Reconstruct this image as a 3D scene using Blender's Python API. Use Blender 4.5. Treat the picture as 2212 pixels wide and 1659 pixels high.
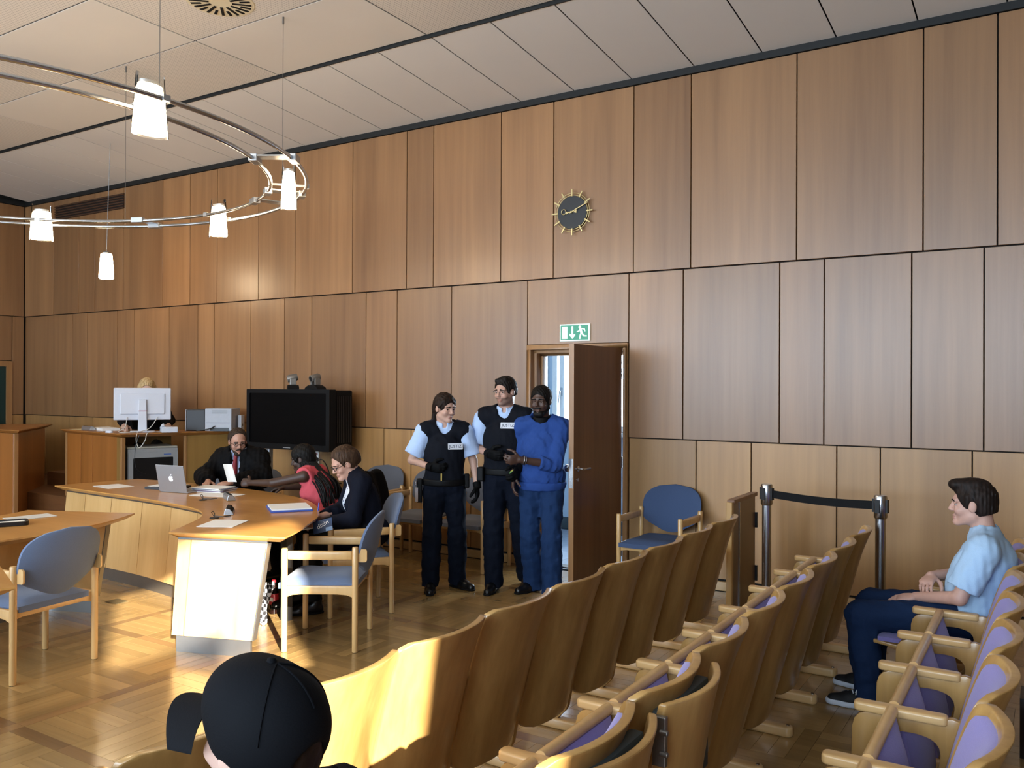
import bpy, bmesh, math, random
import numpy as np
from mathutils import Vector, Matrix, Euler

for o in list(bpy.data.objects):
    bpy.data.objects.remove(o)
SC = bpy.context.scene
COL = SC.collection
PI = math.pi
rnd = random.Random(7)

# ------------------------------------------------------------------ camera
YAW, PITCH, ROLL, FPX = 0.560924, 0.00341977, 0.00433763, 1844.137
CAMZ, WD = 1.7253, 7.1          # camera height, distance camera - panelled wall (wall plane y = 0)
cam = bpy.data.objects.new('camera', bpy.data.cameras.new('camera'))
COL.objects.link(cam)
_f = Vector((-math.sin(YAW)*math.cos(PITCH), math.cos(YAW)*math.cos(PITCH), math.sin(PITCH)))
_r0 = Vector((math.cos(YAW), math.sin(YAW), 0)); _u0 = _r0.cross(_f)
_r = math.cos(ROLL)*_r0+math.sin(ROLL)*_u0
_u = -math.sin(ROLL)*_r0+math.cos(ROLL)*_u0
M = Matrix((( _r.x,_u.x,-_f.x,0),(_r.y,_u.y,-_f.y,-WD),(_r.z,_u.z,-_f.z,CAMZ),(0,0,0,1)))
cam.matrix_world = M
cam.data.sensor_width = 36; cam.data.lens = 36*FPX/2212
cam.data.clip_start = 0.05; cam.data.clip_end = 200
SC.camera = cam

# ------------------------------------------------------------------ world, daylight, exposure
w = bpy.data.worlds.new('sky'); SC.world = w; w.use_nodes = True
bg = w.node_tree.nodes['Background']
bg.inputs[0].default_value = (0.62, 0.80, 1.0, 1); bg.inputs[1].default_value = 3.2

SUN_DIR = Vector((-0.80, 0.565, -0.335)).normalized()      # direction the sunlight travels
sd = bpy.data.lights.new('sun', 'SUN'); sd.energy = 26; sd.angle = math.radians(0.6); sd.color = (1, 0.93, 0.80)
so = bpy.data.objects.new('sun', sd); COL.objects.link(so)
so.rotation_euler = SUN_DIR.to_track_quat('-Z', 'Y').to_euler(); so.location = (12, -20, 12)

def area(name, loc, rot, sx, sy, power, color):
    l = bpy.data.lights.new(name, 'AREA'); l.shape = 'RECTANGLE'; l.size = sx; l.size_y = sy
    l.energy = power; l.color = color
    o = bpy.data.objects.new(name, l); COL.objects.link(o); o.location = loc; o.rotation_euler = rot
    return o
DAY = (0.68, 0.84, 1.0)
# daylight entering through the row of windows opposite the panelled wall (openings are built below)
WINX = [-11.2, -8.4, -5.6, -2.8, 0.0]           # window centres along the opposite wall
for k, x in enumerate(WINX):
    area('window_daylight', (x, -10.55, 2.55), (math.radians(90), 0, 0), 1.9, 2.7, (95, 140, 195, 200, 200)[k], DAY)
area('corridor_daylight', (-4.25, 2.25, 1.9), (math.radians(-90), 0, 0), 1.8, 1.3, 230, (0.72, 0.86, 1.0))

vs = SC.view_settings
vs.view_transform = 'Standard'; vs.look = 'None'; vs.gamma = 1; vs.exposure = 0.28
vs.use_curve_mapping = False

# ------------------------------------------------------------------ helpers
def lin(c):
    if isinstance(c, str):
        c = c.lstrip('#'); c = [int(c[i:i+2], 16)/255 for i in (0, 2, 4)]
        return tuple(x/12.92 if x <= 0.04045 else ((x+0.055)/1.055)**2.4 for x in c)
    return tuple(c)

def newmat(name):
    m = bpy.data.materials.new(name); m.use_nodes = True
    nt = m.node_tree; b = nt.nodes['Principled BSDF']
    return m, nt, b
def setp(b, **kw):
    names = dict(rough='Roughness', metal='Metallic', spec='Specular IOR Level', coat='Coat Weight', coatr='Coat Roughness',
                 trans='Transmission Weight', ior='IOR', alpha='Alpha', sheen='Sheen Weight', sss='Subsurface Weight', es='Emission Strength')
    for k, v in kw.items(): b.inputs[names[k]].default_value = v

def plain(name, c, rough=0.5, vary=0.06, scale=40, bump=0.0, **kw):
    """a painted / moulded / cloth surface with faint procedural mottling"""
    m, nt, b = newmat(name); c = lin(c)
    tc = nt.nodes.new('ShaderNodeTexCoord'); n = nt.nodes.new('ShaderNodeTexNoise')
    n.inputs['Scale'].default_value = scale; n.inputs['Detail'].default_value = 3
    nt.links.new(tc.outputs['Object'], n.inputs['Vector'])
    mx = nt.nodes.new('ShaderNodeMix'); mx.data_type = 'RGBA'
    mx.inputs[6].default_value = (*[x*(1-vary) for x in c], 1); mx.inputs[7].default_value = (*[min(1, x*(1+vary)) for x in c], 1)
    nt.links.new(n.outputs['Fac'], mx.inputs[0]); nt.links.new(mx.outputs[2], b.inputs['Base Color'])
    setp(b, rough=rough, **kw)
    if bump:
        bp = nt.nodes.new('ShaderNodeBump'); bp.inputs['Strength'].default_value = bump; bp.inputs['Distance'].default_value = 0.004
        nt.links.new(n.outputs['Fac'], bp.inputs['Height']); nt.links.new(bp.outputs[0], b.inputs['Normal'])
    return m

def wood(name, dark, light, axis='z', rough=0.38, coat=0.15, tint=0.12, grain=1.0, spec=0.5, coatr=0.2):
    """veneer: streaks along one axis, each object (or mesh island) a little different in tone"""
    m, nt, b = newmat(name); L = nt.links.new; N = nt.nodes.new
    tc = N('ShaderNodeTexCoord'); oi = N('ShaderNodeObjectInfo'); geo = N('ShaderNodeNewGeometry')
    ad = N('ShaderNodeMath'); ad.operation = 'ADD'; L(oi.outputs['Random'], ad.inputs[0]); L(geo.outputs['Random Per Island'], ad.inputs[1])
    fr = N('ShaderNodeMath'); fr.operation = 'FRACT'; L(ad.outputs[0], fr.inputs[0])
    mu = N('ShaderNodeMath'); mu.operation = 'MULTIPLY'; L(fr.outputs[0], mu.inputs[0]); mu.inputs[1].default_value = 37.0
    va = N('ShaderNodeVectorMath'); va.operation = 'ADD'; L(tc.outputs['Object'], va.inputs[0]); L(mu.outputs[0], va.inputs[1])
    mp = N('ShaderNodeMapping'); s = [26*grain]*3; s['xyz'.index(axis)] = 0.9*grain; mp.inputs['Scale'].default_value = s
    L(va.outputs[0], mp.inputs['Vector'])
    n1 = N('ShaderNodeTexNoise'); n1.inputs['Scale'].default_value = 1; n1.inputs['Detail'].default_value = 6; n1.inputs['Roughness'].default_value = 0.62
    L(mp.outputs[0], n1.inputs['Vector'])
    mp2 = N('ShaderNodeMapping'); s = [5*grain]*3; s['xyz'.index(axis)] = 0.35*grain; mp2.inputs['Scale'].default_value = s
    L(va.outputs[0], mp2.inputs['Vector'])
    n2 = N('ShaderNodeTexNoise'); n2.inputs['Scale'].default_value = 1; n2.inputs['Detail'].default_value = 3
    L(mp2.outputs[0], n2.inputs['Vector'])
    av = N('ShaderNodeMath'); av.operation = 'MULTIPLY_ADD'; L(n1.outputs['Fac'], av.inputs[0]); av.inputs[1].default_value = 0.45
    h = N('ShaderNodeMath'); h.operation = 'MULTIPLY'; L(n2.outputs['Fac'], h.inputs[0]); h.inputs[1].default_value = 0.55
    L(h.outputs[0], av.inputs[2])
    cr = N('ShaderNodeValToRGB'); cr.color_ramp.elements[0].position = 0.30; cr.color_ramp.elements[1].position = 0.70
    cr.color_ramp.elements[0].color = (*lin(dark), 1); cr.color_ramp.elements[1].color = (*lin(light), 1)
    L(av.outputs[0], cr.inputs[0])
    hs = N('ShaderNodeHueSaturation'); L(cr.outputs[0], hs.inputs['Color'])
    v = N('ShaderNodeMapRange'); v.inputs[3].default_value = 1-tint; v.inputs[4].default_value = 1+tint; L(fr.outputs[0], v.inputs[0]); L(v.outputs[0], hs.inputs['Value'])
    L(hs.outputs[0], b.inputs['Base Color'])
    bp = N('ShaderNodeBump'); bp.inputs['Strength'].default_value = 0.05; bp.inputs['Distance'].default_value = 0.002
    L(n1.outputs['Fac'], bp.inputs['Height']); L(bp.outputs[0], b.inputs['Normal'])
    setp(b, rough=rough, coat=coat, coatr=coatr, spec=spec)
    return m

def emit(name, c, s):
    m, nt, b = newmat(name); b.inputs['Emission Color'].default_value = (*lin(c), 1); setp(b, es=s, rough=0.5)
    b.inputs['Base Color'].default_value = (*lin(c), 1)
    return m

def link(name, me, mat=None, parent=None, loc=None, rot=None):
    o = bpy.data.objects.new(name, me); COL.objects.link(o)
    if mat is not None and me is not None:
        if isinstance(mat, (list, tuple)):
            if not me.materials:
                for x in mat: me.materials.append(x)
        elif not me.materials: me.materials.append(mat)
    if parent is not None: o.parent = parent
    if loc is not None: o.location = loc
    if rot is not None: o.rotation_euler = rot
    return o
def tag(o, label=None, cat=None, group=None, kind=None):
    if label: o['label'] = label
    if cat: o['category'] = cat
    if group: o['group'] = group
    if kind: o['kind'] = kind
    return o
def thing(name, label, cat, loc=(0,0,0), rz=0.0, group=None):
    o = bpy.data.objects.new(name, None); COL.objects.link(o); o.empty_display_size = 0.1
    o.location = loc; o.rotation_euler = (0, 0, rz)
    return tag(o, label, cat, group)
def copy_tree(o, parent=None):
    c = o.copy(); COL.objects.link(c)
    if parent is not None: c.parent = parent
    for ch in o.children: copy_tree(ch, c)
    return c

class MB:
    """collects polygons for one mesh"""
    def __init__(s): s.v = []; s.f = []; s.mi = []
    def add(s, V, F, mi=0):
        b = len(s.v); s.v += [tuple(map(float, p)) for p in V]; s.f += [tuple(i+b for i in f) for f in F]; s.mi += [mi]*len(F)
        return s
    def box(s, x0, x1, y0, y1, z0, z1, mi=0, M=None):
        V = [(x,y,z) for z in (z0,z1) for y in (y0,y1) for x in (x0,x1)]
        if M is not None: V = [M @ Vector(p) for p in V]
        return s.add(V, [(0,2,3,1),(4,5,7,6),(0,1,5,4),(2,6,7,3),(0,4,6,2),(1,3,7,5)], mi)
    def tube(s, pts, r, n=10, mi=0, closed=False, cap=True):
        P = [Vector(p) for p in pts]; m = len(P)
        R = r if isinstance(r, (list, tuple)) else [r]*m
        up = None; V = []
        for i in range(m):
            a = P[(i-1) % m] if (closed or i > 0) else P[i]; b = P[(i+1) % m] if (closed or i < m-1) else P[i]
            t = (b-a).normalized() if (b-a).length > 1e-9 else Vector((0,0,1))
            if up is None:
                up = Vector((0,0,1)) if abs(t.z) < 0.9 else Vector((1,0,0))
            sx = t.cross(up); sx = sx.normalized() if sx.length > 1e-6 else t.orthogonal().normalized()
            up = sx.cross(t).normalized()
            for k in range(n):
                an = 2*PI*k/n; V.append(P[i]+(sx*math.cos(an)+up*math.sin(an))*R[i])
        F = []
        for i in range(m if closed else m-1):
            j = (i+1) % m
            for k in range(n):
                l = (k+1) % n; F.append((i*n+k, i*n+l, j*n+l, j*n+k))
        if cap and not closed:
            F.append(tuple(range(n-1, -1, -1))); F.append(tuple((m-1)*n+k for k in range(n)))
        return s.add(V, F, mi)
    def lathe(s, prof, n=20, c=(0,0,0), mi=0, ax='z', M=None):
        V = []; m = len(prof)
        for r, z in prof:
            for k in range(n):
                a = 2*PI*k/n; p = Vector((r*math.cos(a), r*math.sin(a), z))
                if ax == 'x': p = Vector((p.z, p.x, p.y))
                if ax == 'y': p = Vector((p.y, p.z, p.x))
                if M is not None: p = M @ p
                V.append(p+Vector(c))
        F = [(i*n+k, i*n+(k+1) % n, (i+1)*n+(k+1) % n, (i+1)*n+k) for i in range(m-1) for k in range(n)]
        if prof[0][0] > 1e-6: F.append(tuple(range(n-1, -1, -1)))
        if prof[-1][0] > 1e-6: F.append(tuple((m-1)*n+k for k in range(n)))
        return s.add(V, F, mi)
    def prism(s, poly, z0, z1, mi=0, f=None):
        """polygon extruded; f maps (a, b, h) -> xyz"""
        f = f or (lambda a, b, h: (a, b, h)); n = len(poly)
        V = [f(a, b, z0) for a, b in poly]+[f(a, b, z1) for a, b in poly]
        F = [tuple(range(n-1, -1, -1)), tuple(range(n, 2*n))]+[(i, (i+1) % n, n+(i+1) % n, n+i) for i in range(n)]
        return s.add(V, F, mi)
    def frame(s, outer, inner, z0, z1, f=None, mi=0):
        """ring between two loops of equal length, extruded"""
        f = f or (lambda a, b, h: (a, b, h)); n = len(outer)
        V = [f(a, b, z) for z in (z0, z1) for a, b in outer]+[f(a, b, z) for z in (z0, z1) for a, b in inner]
        F = []
        for i in range(n):
            j = (i+1) % n
            F += [(j, i, 2*n+i, 2*n+j), (n+i, n+j, 3*n+j, 3*n+i), (i, j, n+j, n+i), (2*n+j, 2*n+i, 3*n+i, 3*n+j)]
        return s.add(V, F, mi)
    def shell(s, fa, fb, nu, nv, mi=0):
        """closed solid between two parametric sheets, u, v in 0..1"""
        V = [fa(i/nu, j/nv) for j in range(nv+1) for i in range(nu+1)]+[fb(i/nu, j/nv) for j in range(nv+1) for i in range(nu+1)]
        q = (nu+1)*(nv+1); I = lambda i, j: j*(nu+1)+i; F = []
        for j in range(nv):
            for i in range(nu):
                F.append((I(i,j), I(i+1,j), I(i+1,j+1), I(i,j+1)))
                F.append((q+I(i,j), q+I(i,j+1), q+I(i+1,j+1), q+I(i+1,j)))
        for i in range(nu):
            F.append((I(i+1,0), I(i,0), q+I(i,0), q+I(i+1,0))); F.append((I(i,nv), I(i+1,nv), q+I(i+1,nv), q+I(i,nv)))
        for j in range(nv):
            F.append((I(0,j), I(0,j+1), q+I(0,j+1), q+I(0,j))); F.append((I(nu,j+1), I(nu,j), q+I(nu,j), q+I(nu,j+1)))
        return s.add(V, F, mi)
    def mesh(s, name, smooth=None, bevel=0, seg=2, weld=True):
        me = bpy.data.meshes.new(name); me.from_pydata(s.v, [], s.f)
        for p, k in zip(me.polygons, s.mi): p.material_index = k
        bm = bmesh.new(); bm.from_mesh(me)
        if weld: bmesh.ops.remove_doubles(bm, verts=bm.verts, dist=1e-5)
        bmesh.ops.recalc_face_normals(bm, faces=bm.faces)
        if bevel:
            es = [e for e in bm.edges if len(e.link_faces) == 2 and e.calc_face_angle(0) > 0.6]
            bmesh.ops.bevel(bm, geom=es, offset=bevel, segments=seg, affect='EDGES', profile=0.5, clamp_overlap=True)
        if smooth is not None:
            for f in bm.faces: f.smooth = True
            for e in bm.edges:
                if len(e.link_faces) == 2 and e.calc_face_angle(0) > smooth: e.smooth = False
        bm.to_mesh(me); bm.free(); me.update()
        return me
    def obj(s, name, mat, parent=None, loc=None, rot=None, **kw):
        return link(name, s.mesh(name, **kw), mat, parent, loc, rot)

def rbox(x0, x1, y0, y1, z0, z1, r=0.004, seg=2):
    return MB().box(x0, x1, y0, y1, z0, z1).mesh('box', bevel=r, seg=seg, smooth=0.7)
def rect(w, h, r, n=4, cx=0, cy=0):
    P = []
    for sx, sy, a0 in ((1,1,0),(-1,1,PI/2),(-1,-1,PI),(1,-1,1.5*PI)):
        for k in range(n+1):
            a = a0+PI/2*k/n; P.append((cx+sx*(w/2-r)+r*math.cos(a), cy+sy*(h/2-r)+r*math.sin(a)))
    return P
def R2(a): return math.radians(a)
# ------------------------------------------------------------------ materials
VENEER = wood('wall veneer', '#76512f', '#a0764c', 'z', rough=0.42, coat=0.65, tint=0.13, grain=0.55, coatr=0.3)
VENEER_LOW = wood('wall veneer light', '#8f683c', '#b58a55', 'z', rough=0.42, coat=0.4, tint=0.10, grain=0.55, coatr=0.3)
DOORW = wood('door veneer', '#5d3a1e', '#7c5230', 'z', rough=0.4, coat=0.1, tint=0.03)
FRAMEW = wood('door frame wood', '#8a633c', '#a97d4f', 'z', rough=0.4, tint=0.05)
BEECH = wood('beech', '#8f6836', '#c29a5d', 'z', rough=0.30, coat=0.5, tint=0.09, grain=0.8)
BEECHX = wood('beech lengthwise', '#c09760', '#d6b27c', 'x', rough=0.32, coat=0.3, tint=0.05, grain=0.8)
TABLEW = wood('table veneer', '#b07a3c', '#cf9a55', 'x', rough=0.28, coat=0.3, tint=0.02, grain=0.5)
PANELW = wood('desk front veneer', '#bd9358', '#d8b279', 'z', rough=0.32, coat=0.25, tint=0.05, grain=0.6)
DESKW = wood('bench veneer', '#84501f', '#a86a31', 'z', rough=0.36, coat=0.2, tint=0.07, grain=0.6)
DESKT = wood('bench top veneer', '#8f5a28', '#b27a3e', 'x', rough=0.34, coat=0.2, tint=0.03, grain=0.6)
BAYW = wood('bench side veneer', '#7a5a2c', '#97753f', 'z', rough=0.4, coat=0.1, tint=0.04, grain=0.6)
CHAIRW = wood('chair beech', '#bd9258', '#d9b47c', 'z', rough=0.34, coat=0.25, tint=0.05, grain=0.8)
PLANK = wood('parquet oak', '#8a6d42', '#ad8b58', 'x', rough=0.24, coat=0.5, tint=0.16, grain=0.7)
INLAY = wood('parquet inlay walnut', '#73563a', '#977448', 'x', rough=0.24, coat=0.5, tint=0.25, grain=0.7)
GAP = plain('joint shadow black', '#14100c', 0.8)
BLACK = plain('black plastic', '#0f0f11', 0.35)
BLACKM = plain('matte black', '#0b0b0d', 0.7, spec=0.2)
WHITE = plain('white paint', '#dcdcda', 0.5)
CEILP = plain('ceiling white', '#d9d3cb', 0.75, vary=0.02, scale=3)
PAPER = plain('paper', '#e9e8e4', 0.7, vary=0.02)
CHROME = plain('brushed steel', '#b9bcc0', 0.25, vary=0.04, metal=1.0)
ALU = plain('aluminium', '#b4b7bb', 0.35, vary=0.03, metal=0.85)
STEEL = plain('kick plate steel', '#8b8a88', 0.38, vary=0.06, scale=14, metal=0.9)
GREYP = plain('grey plastic', '#8e9296', 0.5)
LILAC = plain('lilac fabric', '#8379b4', 0.9, vary=0.10, scale=220, bump=0.25, sheen=0.2)
BLUEF = plain('blue grey upholstery', '#5f6f8c', 0.9, vary=0.12, scale=260, bump=0.25, sheen=0.2)
GREYF = plain('grey upholstery', '#575a63', 0.9, vary=0.12, scale=260, bump=0.25, sheen=0.2)

def perforated(name, c):
    m, nt, b = newmat(name); L = nt.links.new; N = nt.nodes.new
    tc = N('ShaderNodeTexCoord'); vo = N('ShaderNodeTexVoronoi'); vo.inputs['Randomness'].default_value = 0.0; vo.inputs['Scale'].default_value = 42
    vo.voronoi_dimensions = '2D'
    L(tc.outputs['Object'], vo.inputs['Vector'])
    cr = N('ShaderNodeValToRGB'); cr.color_ramp.elements[0].position = 0.24; cr.color_ramp.elements[1].position = 0.30
    c = lin(c); cr.color_ramp.elements[0].color = (*[x*0.70 for x in c], 1); cr.color_ramp.elements[1].color = (*c, 1)
    L(vo.outputs['Distance'], cr.inputs[0]); L(cr.outputs[0], b.inputs['Base Color']); setp(b, rough=0.75)
    return m
PERF = perforated('perforated ceiling board', '#d8d1c8')

def thin_glass(name, tint=(0.97, 0.98, 0.98)):
    m, nt, b = newmat(name); out = nt.nodes['Material Output']; t = nt.nodes.new('ShaderNodeBsdfTransparent'); t.inputs[0].default_value = (*tint, 1)
    g = nt.nodes.new('ShaderNodeBsdfGlossy'); g.inputs['Roughness'].default_value = 0.03; mx = nt.nodes.new('ShaderNodeMixShader'); fr = nt.nodes.new('ShaderNodeFresnel'); fr.inputs[0].default_value = 1.2
    nt.links.new(fr.outputs[0], mx.inputs[0]); nt.links.new(t.outputs[0], mx.inputs[1]); nt.links.new(g.outputs[0], mx.inputs[2]); nt.links.new(mx.outputs[0], out.inputs[0]); nt.nodes.remove(b)
    return m
def structure(o, label, cat='wall'):
    return tag(o, label, cat, kind='structure')

# ------------------------------------------------------------------ floor: parquet squares with walnut inlay bands
fl = MB().box(-13.6, 4.0, -10.6, 0.06, -0.10, -0.016).obj('floor', GAP)
structure(fl, 'glossy oak parquet floor laid in squares with dark inlay bands', 'floor')
SQ = 1.30; BAND = 0.075
planks = []          # (cx, cy, length along, width, angle, inlay?)
gx0, gy0 = -4.45, -0.85
for i in range(-8, 8):
    for j in range(-1, 8):
        x0 = gx0+i*SQ; y1 = gy0-j*SQ
        if x0 > 3.9 or x0+SQ < -13.3 or y1-SQ > 0 or y1 < -10.4: continue
        n = 3; cell = (SQ-BAND)/n
        for a in range(n):
            for b in range(n):
                cx = x0+BAND+cell*(a+0.5); cy = y1-BAND-cell*(b+0.5)
                ang = ((a+b+i+j) % 2)
                k = 5; wd = cell/k
                for q in range(k):
                    off = (q-(k-1)/2)*wd
                    planks.append((cx+(off if ang else 0), cy+(0 if ang else off), cell, wd, ang, 0))
        for q in range(3):
            seg = SQ/3
            planks.append((x0+BAND/2, y1-seg*(q+0.5), seg, BAND, 1, 1))
            if q or True: planks.append((x0+BAND+(SQ-BAND)/3*(q+0.5), y1-BAND/2, (SQ-BAND)/3, BAND, 0, 1))
planks = [p for p in planks if -13.3 < p[0] < 3.8 and -10.4 < p[1] < -0.02]
fw = np.array([_f.x, _f.y]); rt = np.array([_r0.x, _r0.y])
def inview(p):
    d = np.array([p[0], p[1]+WD]); z = d@fw; x = d@rt
    if z < 1.0 or abs(x/z) > 0.62: return False
    return CAMZ/z*FPX < 835
def plank_mesh(l, wd, nm):
    g = 0.0008
    return MB().box(-l/2+g, l/2-g, -wd/2+g, wd/2-g, -0.015, 0).mesh(nm)
meshes = {}
def hidden(p):   # planks wholly under the seating rows or the curved desk
    return (-2.3 < p[0] < -1.75 or -1.45 < p[0] < -0.98 or -0.6 < p[0]) 
cand = sorted([p for p in planks if inview(p) and not hidden(p)], key=lambda p: (p[0])**2+(p[1]+WD)**2)[:300]
cs = set(cand)
for p in cand:
    key = (round(p[2], 3), round(p[3], 3), p[5])
    if key not in meshes: meshes[key] = plank_mesh(p[2], p[3], 'plank')
    link('plank', meshes[key], INLAY if p[5] else PLANK, fl, (p[0], p[1], rnd.uniform(-0.0003, 0)), (0, 0, PI/2 if p[4] else 0))
for flag, mt in ((0, PLANK), (1, INLAY)):
    mb = MB()
    for p in planks:
        if p in cs or p[5] != flag: continue
        lx, ly = (p[3], p[2]) if p[4] else (p[2], p[3]); g = 0.0008
        mb.box(p[0]-lx/2+g, p[0]+lx/2-g, p[1]-ly/2+g, p[1]+ly/2-g, -0.015, 0)
    tag(mb.obj('parquet_planks', mt, fl, weld=False), kind='stuff')

# ------------------------------------------------------------------ panelled back wall with door opening
DX0, DX1, DZ = -4.24, -3.26, 2.09
mb = MB()
mb.box(-13.6, DX0, 0.035, 0.22, -0.1, 4.75); mb.box(DX1, 4.0, 0.035, 0.22, -0.1, 4.75); mb.box(DX0, DX1, 0.035, 0.22, DZ, 4.75)
wb = structure(mb.obj('wall_back', GAP), 'long wall clad in three rows of upright brown veneer panels')
TOP = [-13.262, -12.473, -11.831, -11.436, -10.773, -9.908, -9.35, -8.825, -8.072, -7.452, -6.554, -5.783, -5.427, -4.59, -3.994, -3.167, -2.628, -1.732, -0.801, -0.314, 0.6, 1.3, 2.1, 3.0, 3.98]
MID = [-13.262, -12.001, -11.632, -10.92, -10.539, -9.787, -9.206, -8.888, -8.216, -7.637, -7.191, -6.362, -5.921, -5.198, -4.285, -3.215, -2.7, -1.869, -1.518, -0.88, -0.398, 0.4, 1.2, 1.9, 2.7, 3.4, 3.98]
LOW = [-13.262, -12.7, -12.1, -11.508, -11.052, -10.4, -9.8, -9.1, -8.5, -7.9, -7.3, -6.7, -6.108, -5.731, -4.956, -4.285, -3.215, -2.582, -2.103, -1.421, -1.1, -0.472, 0.3, 1.0, 1.8, 2.6, 3.3, 3.98]
for row, z0, z1, y0, mt in ((TOP, 2.766, 4.442, -0.014, VENEER), (MID, 1.276, 2.756, 0.0, VENEER), (LOW, 0.098, 1.266, 0.012, VENEER_LOW)):
    for a, b in zip(row[:-1], row[1:]):
        zz = z0
        if a == -4.285:
            if row is LOW: continue
            if row is MID: zz = 2.135
        g = 0.0045
        link('panel', rbox(a+g, b-g, y0, 0.034, zz, z1, 0.0015, 1), mt, wb)
bs = MB()
bs.box(-13.25, DX0-0.06, -0.004, 0.034, 0.0, 0.078); bs.box(DX1+0.06, 3.98, -0.004, 0.034, 0.0, 0.078)
structure(bs.obj('baseboard_back', BEECHX, bevel=0.003), 'light wooden skirting board below the wall panels', 'baseboard')
tr = MB().box(-13.25, 3.98, -0.03, 0.034, 4.447, 4.51)
structure(tr.obj('trim_1', plain('black trim', '#0c0f10', 0.6)), 'black shadow trim between the panelled wall and the ceiling', 'trim')

# left end wall
mb = MB().box(-13.6, -13.30, -10.6, 0.22, -0.1, 4.75)
wl = structure(mb.obj('wall_left', GAP), 'panelled end wall at the far left of the courtroom')
ys = [-10.4, -9.4, -8.5, -7.7, -6.8, -5.9, -5.0, -4.2, -3.3, -2.4, -1.5, -0.8, -0.02]
ym = [-10.4, -9.6, -8.8, -7.9, -7.0, -6.1, -5.2, -4.4, -3.5, -2.6, -1.8, -1.2, -0.195, -0.02]
for row, z0, z1, mt in ((ys, 2.766, 4.442, VENEER), (ym, 1.276, 2.756, VENEER), (ys, 0.098, 1.266, VENEER_LOW)):
    for a, b in zip(row[:-1], row[1:]):
        zz = z0; 
        if row is ym and a == -1.2: zz = 2.09
        if row is ys and z0 < 1 and a == -1.5: continue
        if row is ys and z0 < 1 and a == -0.8: a = -0.195
        link('panel', rbox(-13.30, -13.265, a+0.0045, b-0.0045, zz, z1, 0.0015, 1), mt, wl)
tr = MB().box(-13.30, -13.24, -10.4, 0.03, 4.447, 4.51)
structure(tr.obj('trim_2', bpy.data.materials['black trim']), 'black shadow trim above the left end wall', 'trim')
d2 = thing('door_2', 'dark green door in a wooden frame in the left end wall', 'door', (-13.27, -0.7, 0)); tag(d2, kind='structure')
MB().frame(rect(1.0, 2.08, 0.01, 1, -0.0, 1.04), rect(0.84, 2.0, 0.01, 1, -0.0, 1.0), 0, 0.05, f=lambda a, b, h: (h-0.02, a, b)).obj('door_frame', FRAMEW, d2)
MB().box(-0.015, 0.0, -0.42, 0.42, 0.0, 2.0).obj('door_leaf', plain('dark green glass', '#12302e', 0.2), d2)

# wall behind the camera with the windows, right wall with the sunny window, extended outside as an added sun blocker
WZ0, WZ1, WW = 1.2, 3.9, 1.9
mb = MB(); xs = [-13.6]
for x in WINX: xs += [x-WW/2, x+WW/2]
xs += [4.0]
for a, b in zip(xs[0::2], xs[1::2]): mb.box(a, b, -10.7, -10.5, -0.1, 4.75)
for x in WINX:
    mb.box(x-WW/2, x+WW/2, -10.7, -10.5, -0.1, WZ0); mb.box(x-WW/2, x+WW/2, -10.7, -10.5, WZ1, 4.75)
structure(mb.obj('wall_front', plain('plaster', '#7a6248', 0.8, vary=0.04)), 'plastered window wall behind the camera')
for k, x in enumerate(WINX):
    wn = thing('window_%d' % (k+1), 'tall window in the wall behind the camera', 'window', (x, -10.6, 0)); tag(wn, kind='structure')
    f = MB().frame(rect(WW, WZ1-WZ0, 0.005, 1, 0, (WZ0+WZ1)/2), rect(WW-0.12, WZ1-WZ0-0.12, 0.005, 1, 0, (WZ0+WZ1)/2), 0, 0.06, f=lambda a, b, h: (a, h+0.02, b))
    f.box(-0.03, 0.03, 0.02, 0.08, WZ0, WZ1); f.obj('window_frame', WHITE, wn)
SY0, SY1, SZ0, SZ1 = -10.49, -8.84, 0.9, 4.45
mb = MB(); mb.box(4.0, 4.2, -26, SY0, -0.1, 11); mb.box(4.0, 4.2, SY1, 0.22, -0.1, 11); mb.box(4.0, 4.2, SY0, SY1, -0.1, SZ0); mb.box(4.0, 4.2, SY0, SY1, SZ1, 11)
structure(mb.obj('wall_right', bpy.data.materials['plaster']), 'plastered wall at the right end of the gallery, with an added outer extension blocking the sun')
wn = thing('window_6', 'tall window at the right end that lets the low sun in', 'window', (4.1, -9.57, 0)); tag(wn, kind='structure')
MB().frame(rect(SY1-SY0, SZ1-SZ0, 0.005, 1, 0, (SZ0+SZ1)/2), rect(SY1-SY0-0.1, SZ1-SZ0-0.1, 0.005, 1, 0, (SZ0+SZ1)/2), -0.03, 0.03, f=lambda a, b, h: (h, a, b)).obj('window_frame', WHITE, wn)
MB().box(0.04, 0.06, SY0+9.57, -9.55+9.57, SZ0, 3.75).box(0.04, 0.06, -9.55+9.57, SY1+9.57, SZ0, 2.45).obj('sun_mask', plain('sun_mask_board', '#b9b4a8', 0.8), wn)  # unseen boards added over the lower window to shape the sun beam

# ------------------------------------------------------------------ ceiling: large boards, sloping edge boards
ce = MB().box(-13.6, 4.2, -10.7, 0.22, 4.76, 5.0).obj('ceiling', GAP)
structure(ce, 'suspended ceiling of large white boards, plain and perforated in turn', 'ceiling')
TX, TY = 1.758, 0.93
tmesh = MB().box(-TX/2+0.007, TX/2-0.007, -TY/2+0.007, TY/2-0.007, 0, 0.005).mesh('board')
tmesh2 = tmesh.copy(); tmesh.materials.append(CEILP); tmesh2.materials.append(PERF)
for i in range(-5, 5):
    for j in range(10):
        x = -4.39+TX*(i-0.5)+TX; y = -1.47-TY*(j+0.5)
        if x-TX/2 > 4 or y < -10.5: continue
        link('ceiling_board', tmesh if (i+j) % 2 else tmesh2, None, ce, (x, y, 4.655))
MB().box(-13.3, 3.98, -1.464, -1.452, 4.628, 4.66).obj('edge_profile', bpy.data.materials['black trim'], ce)
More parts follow.
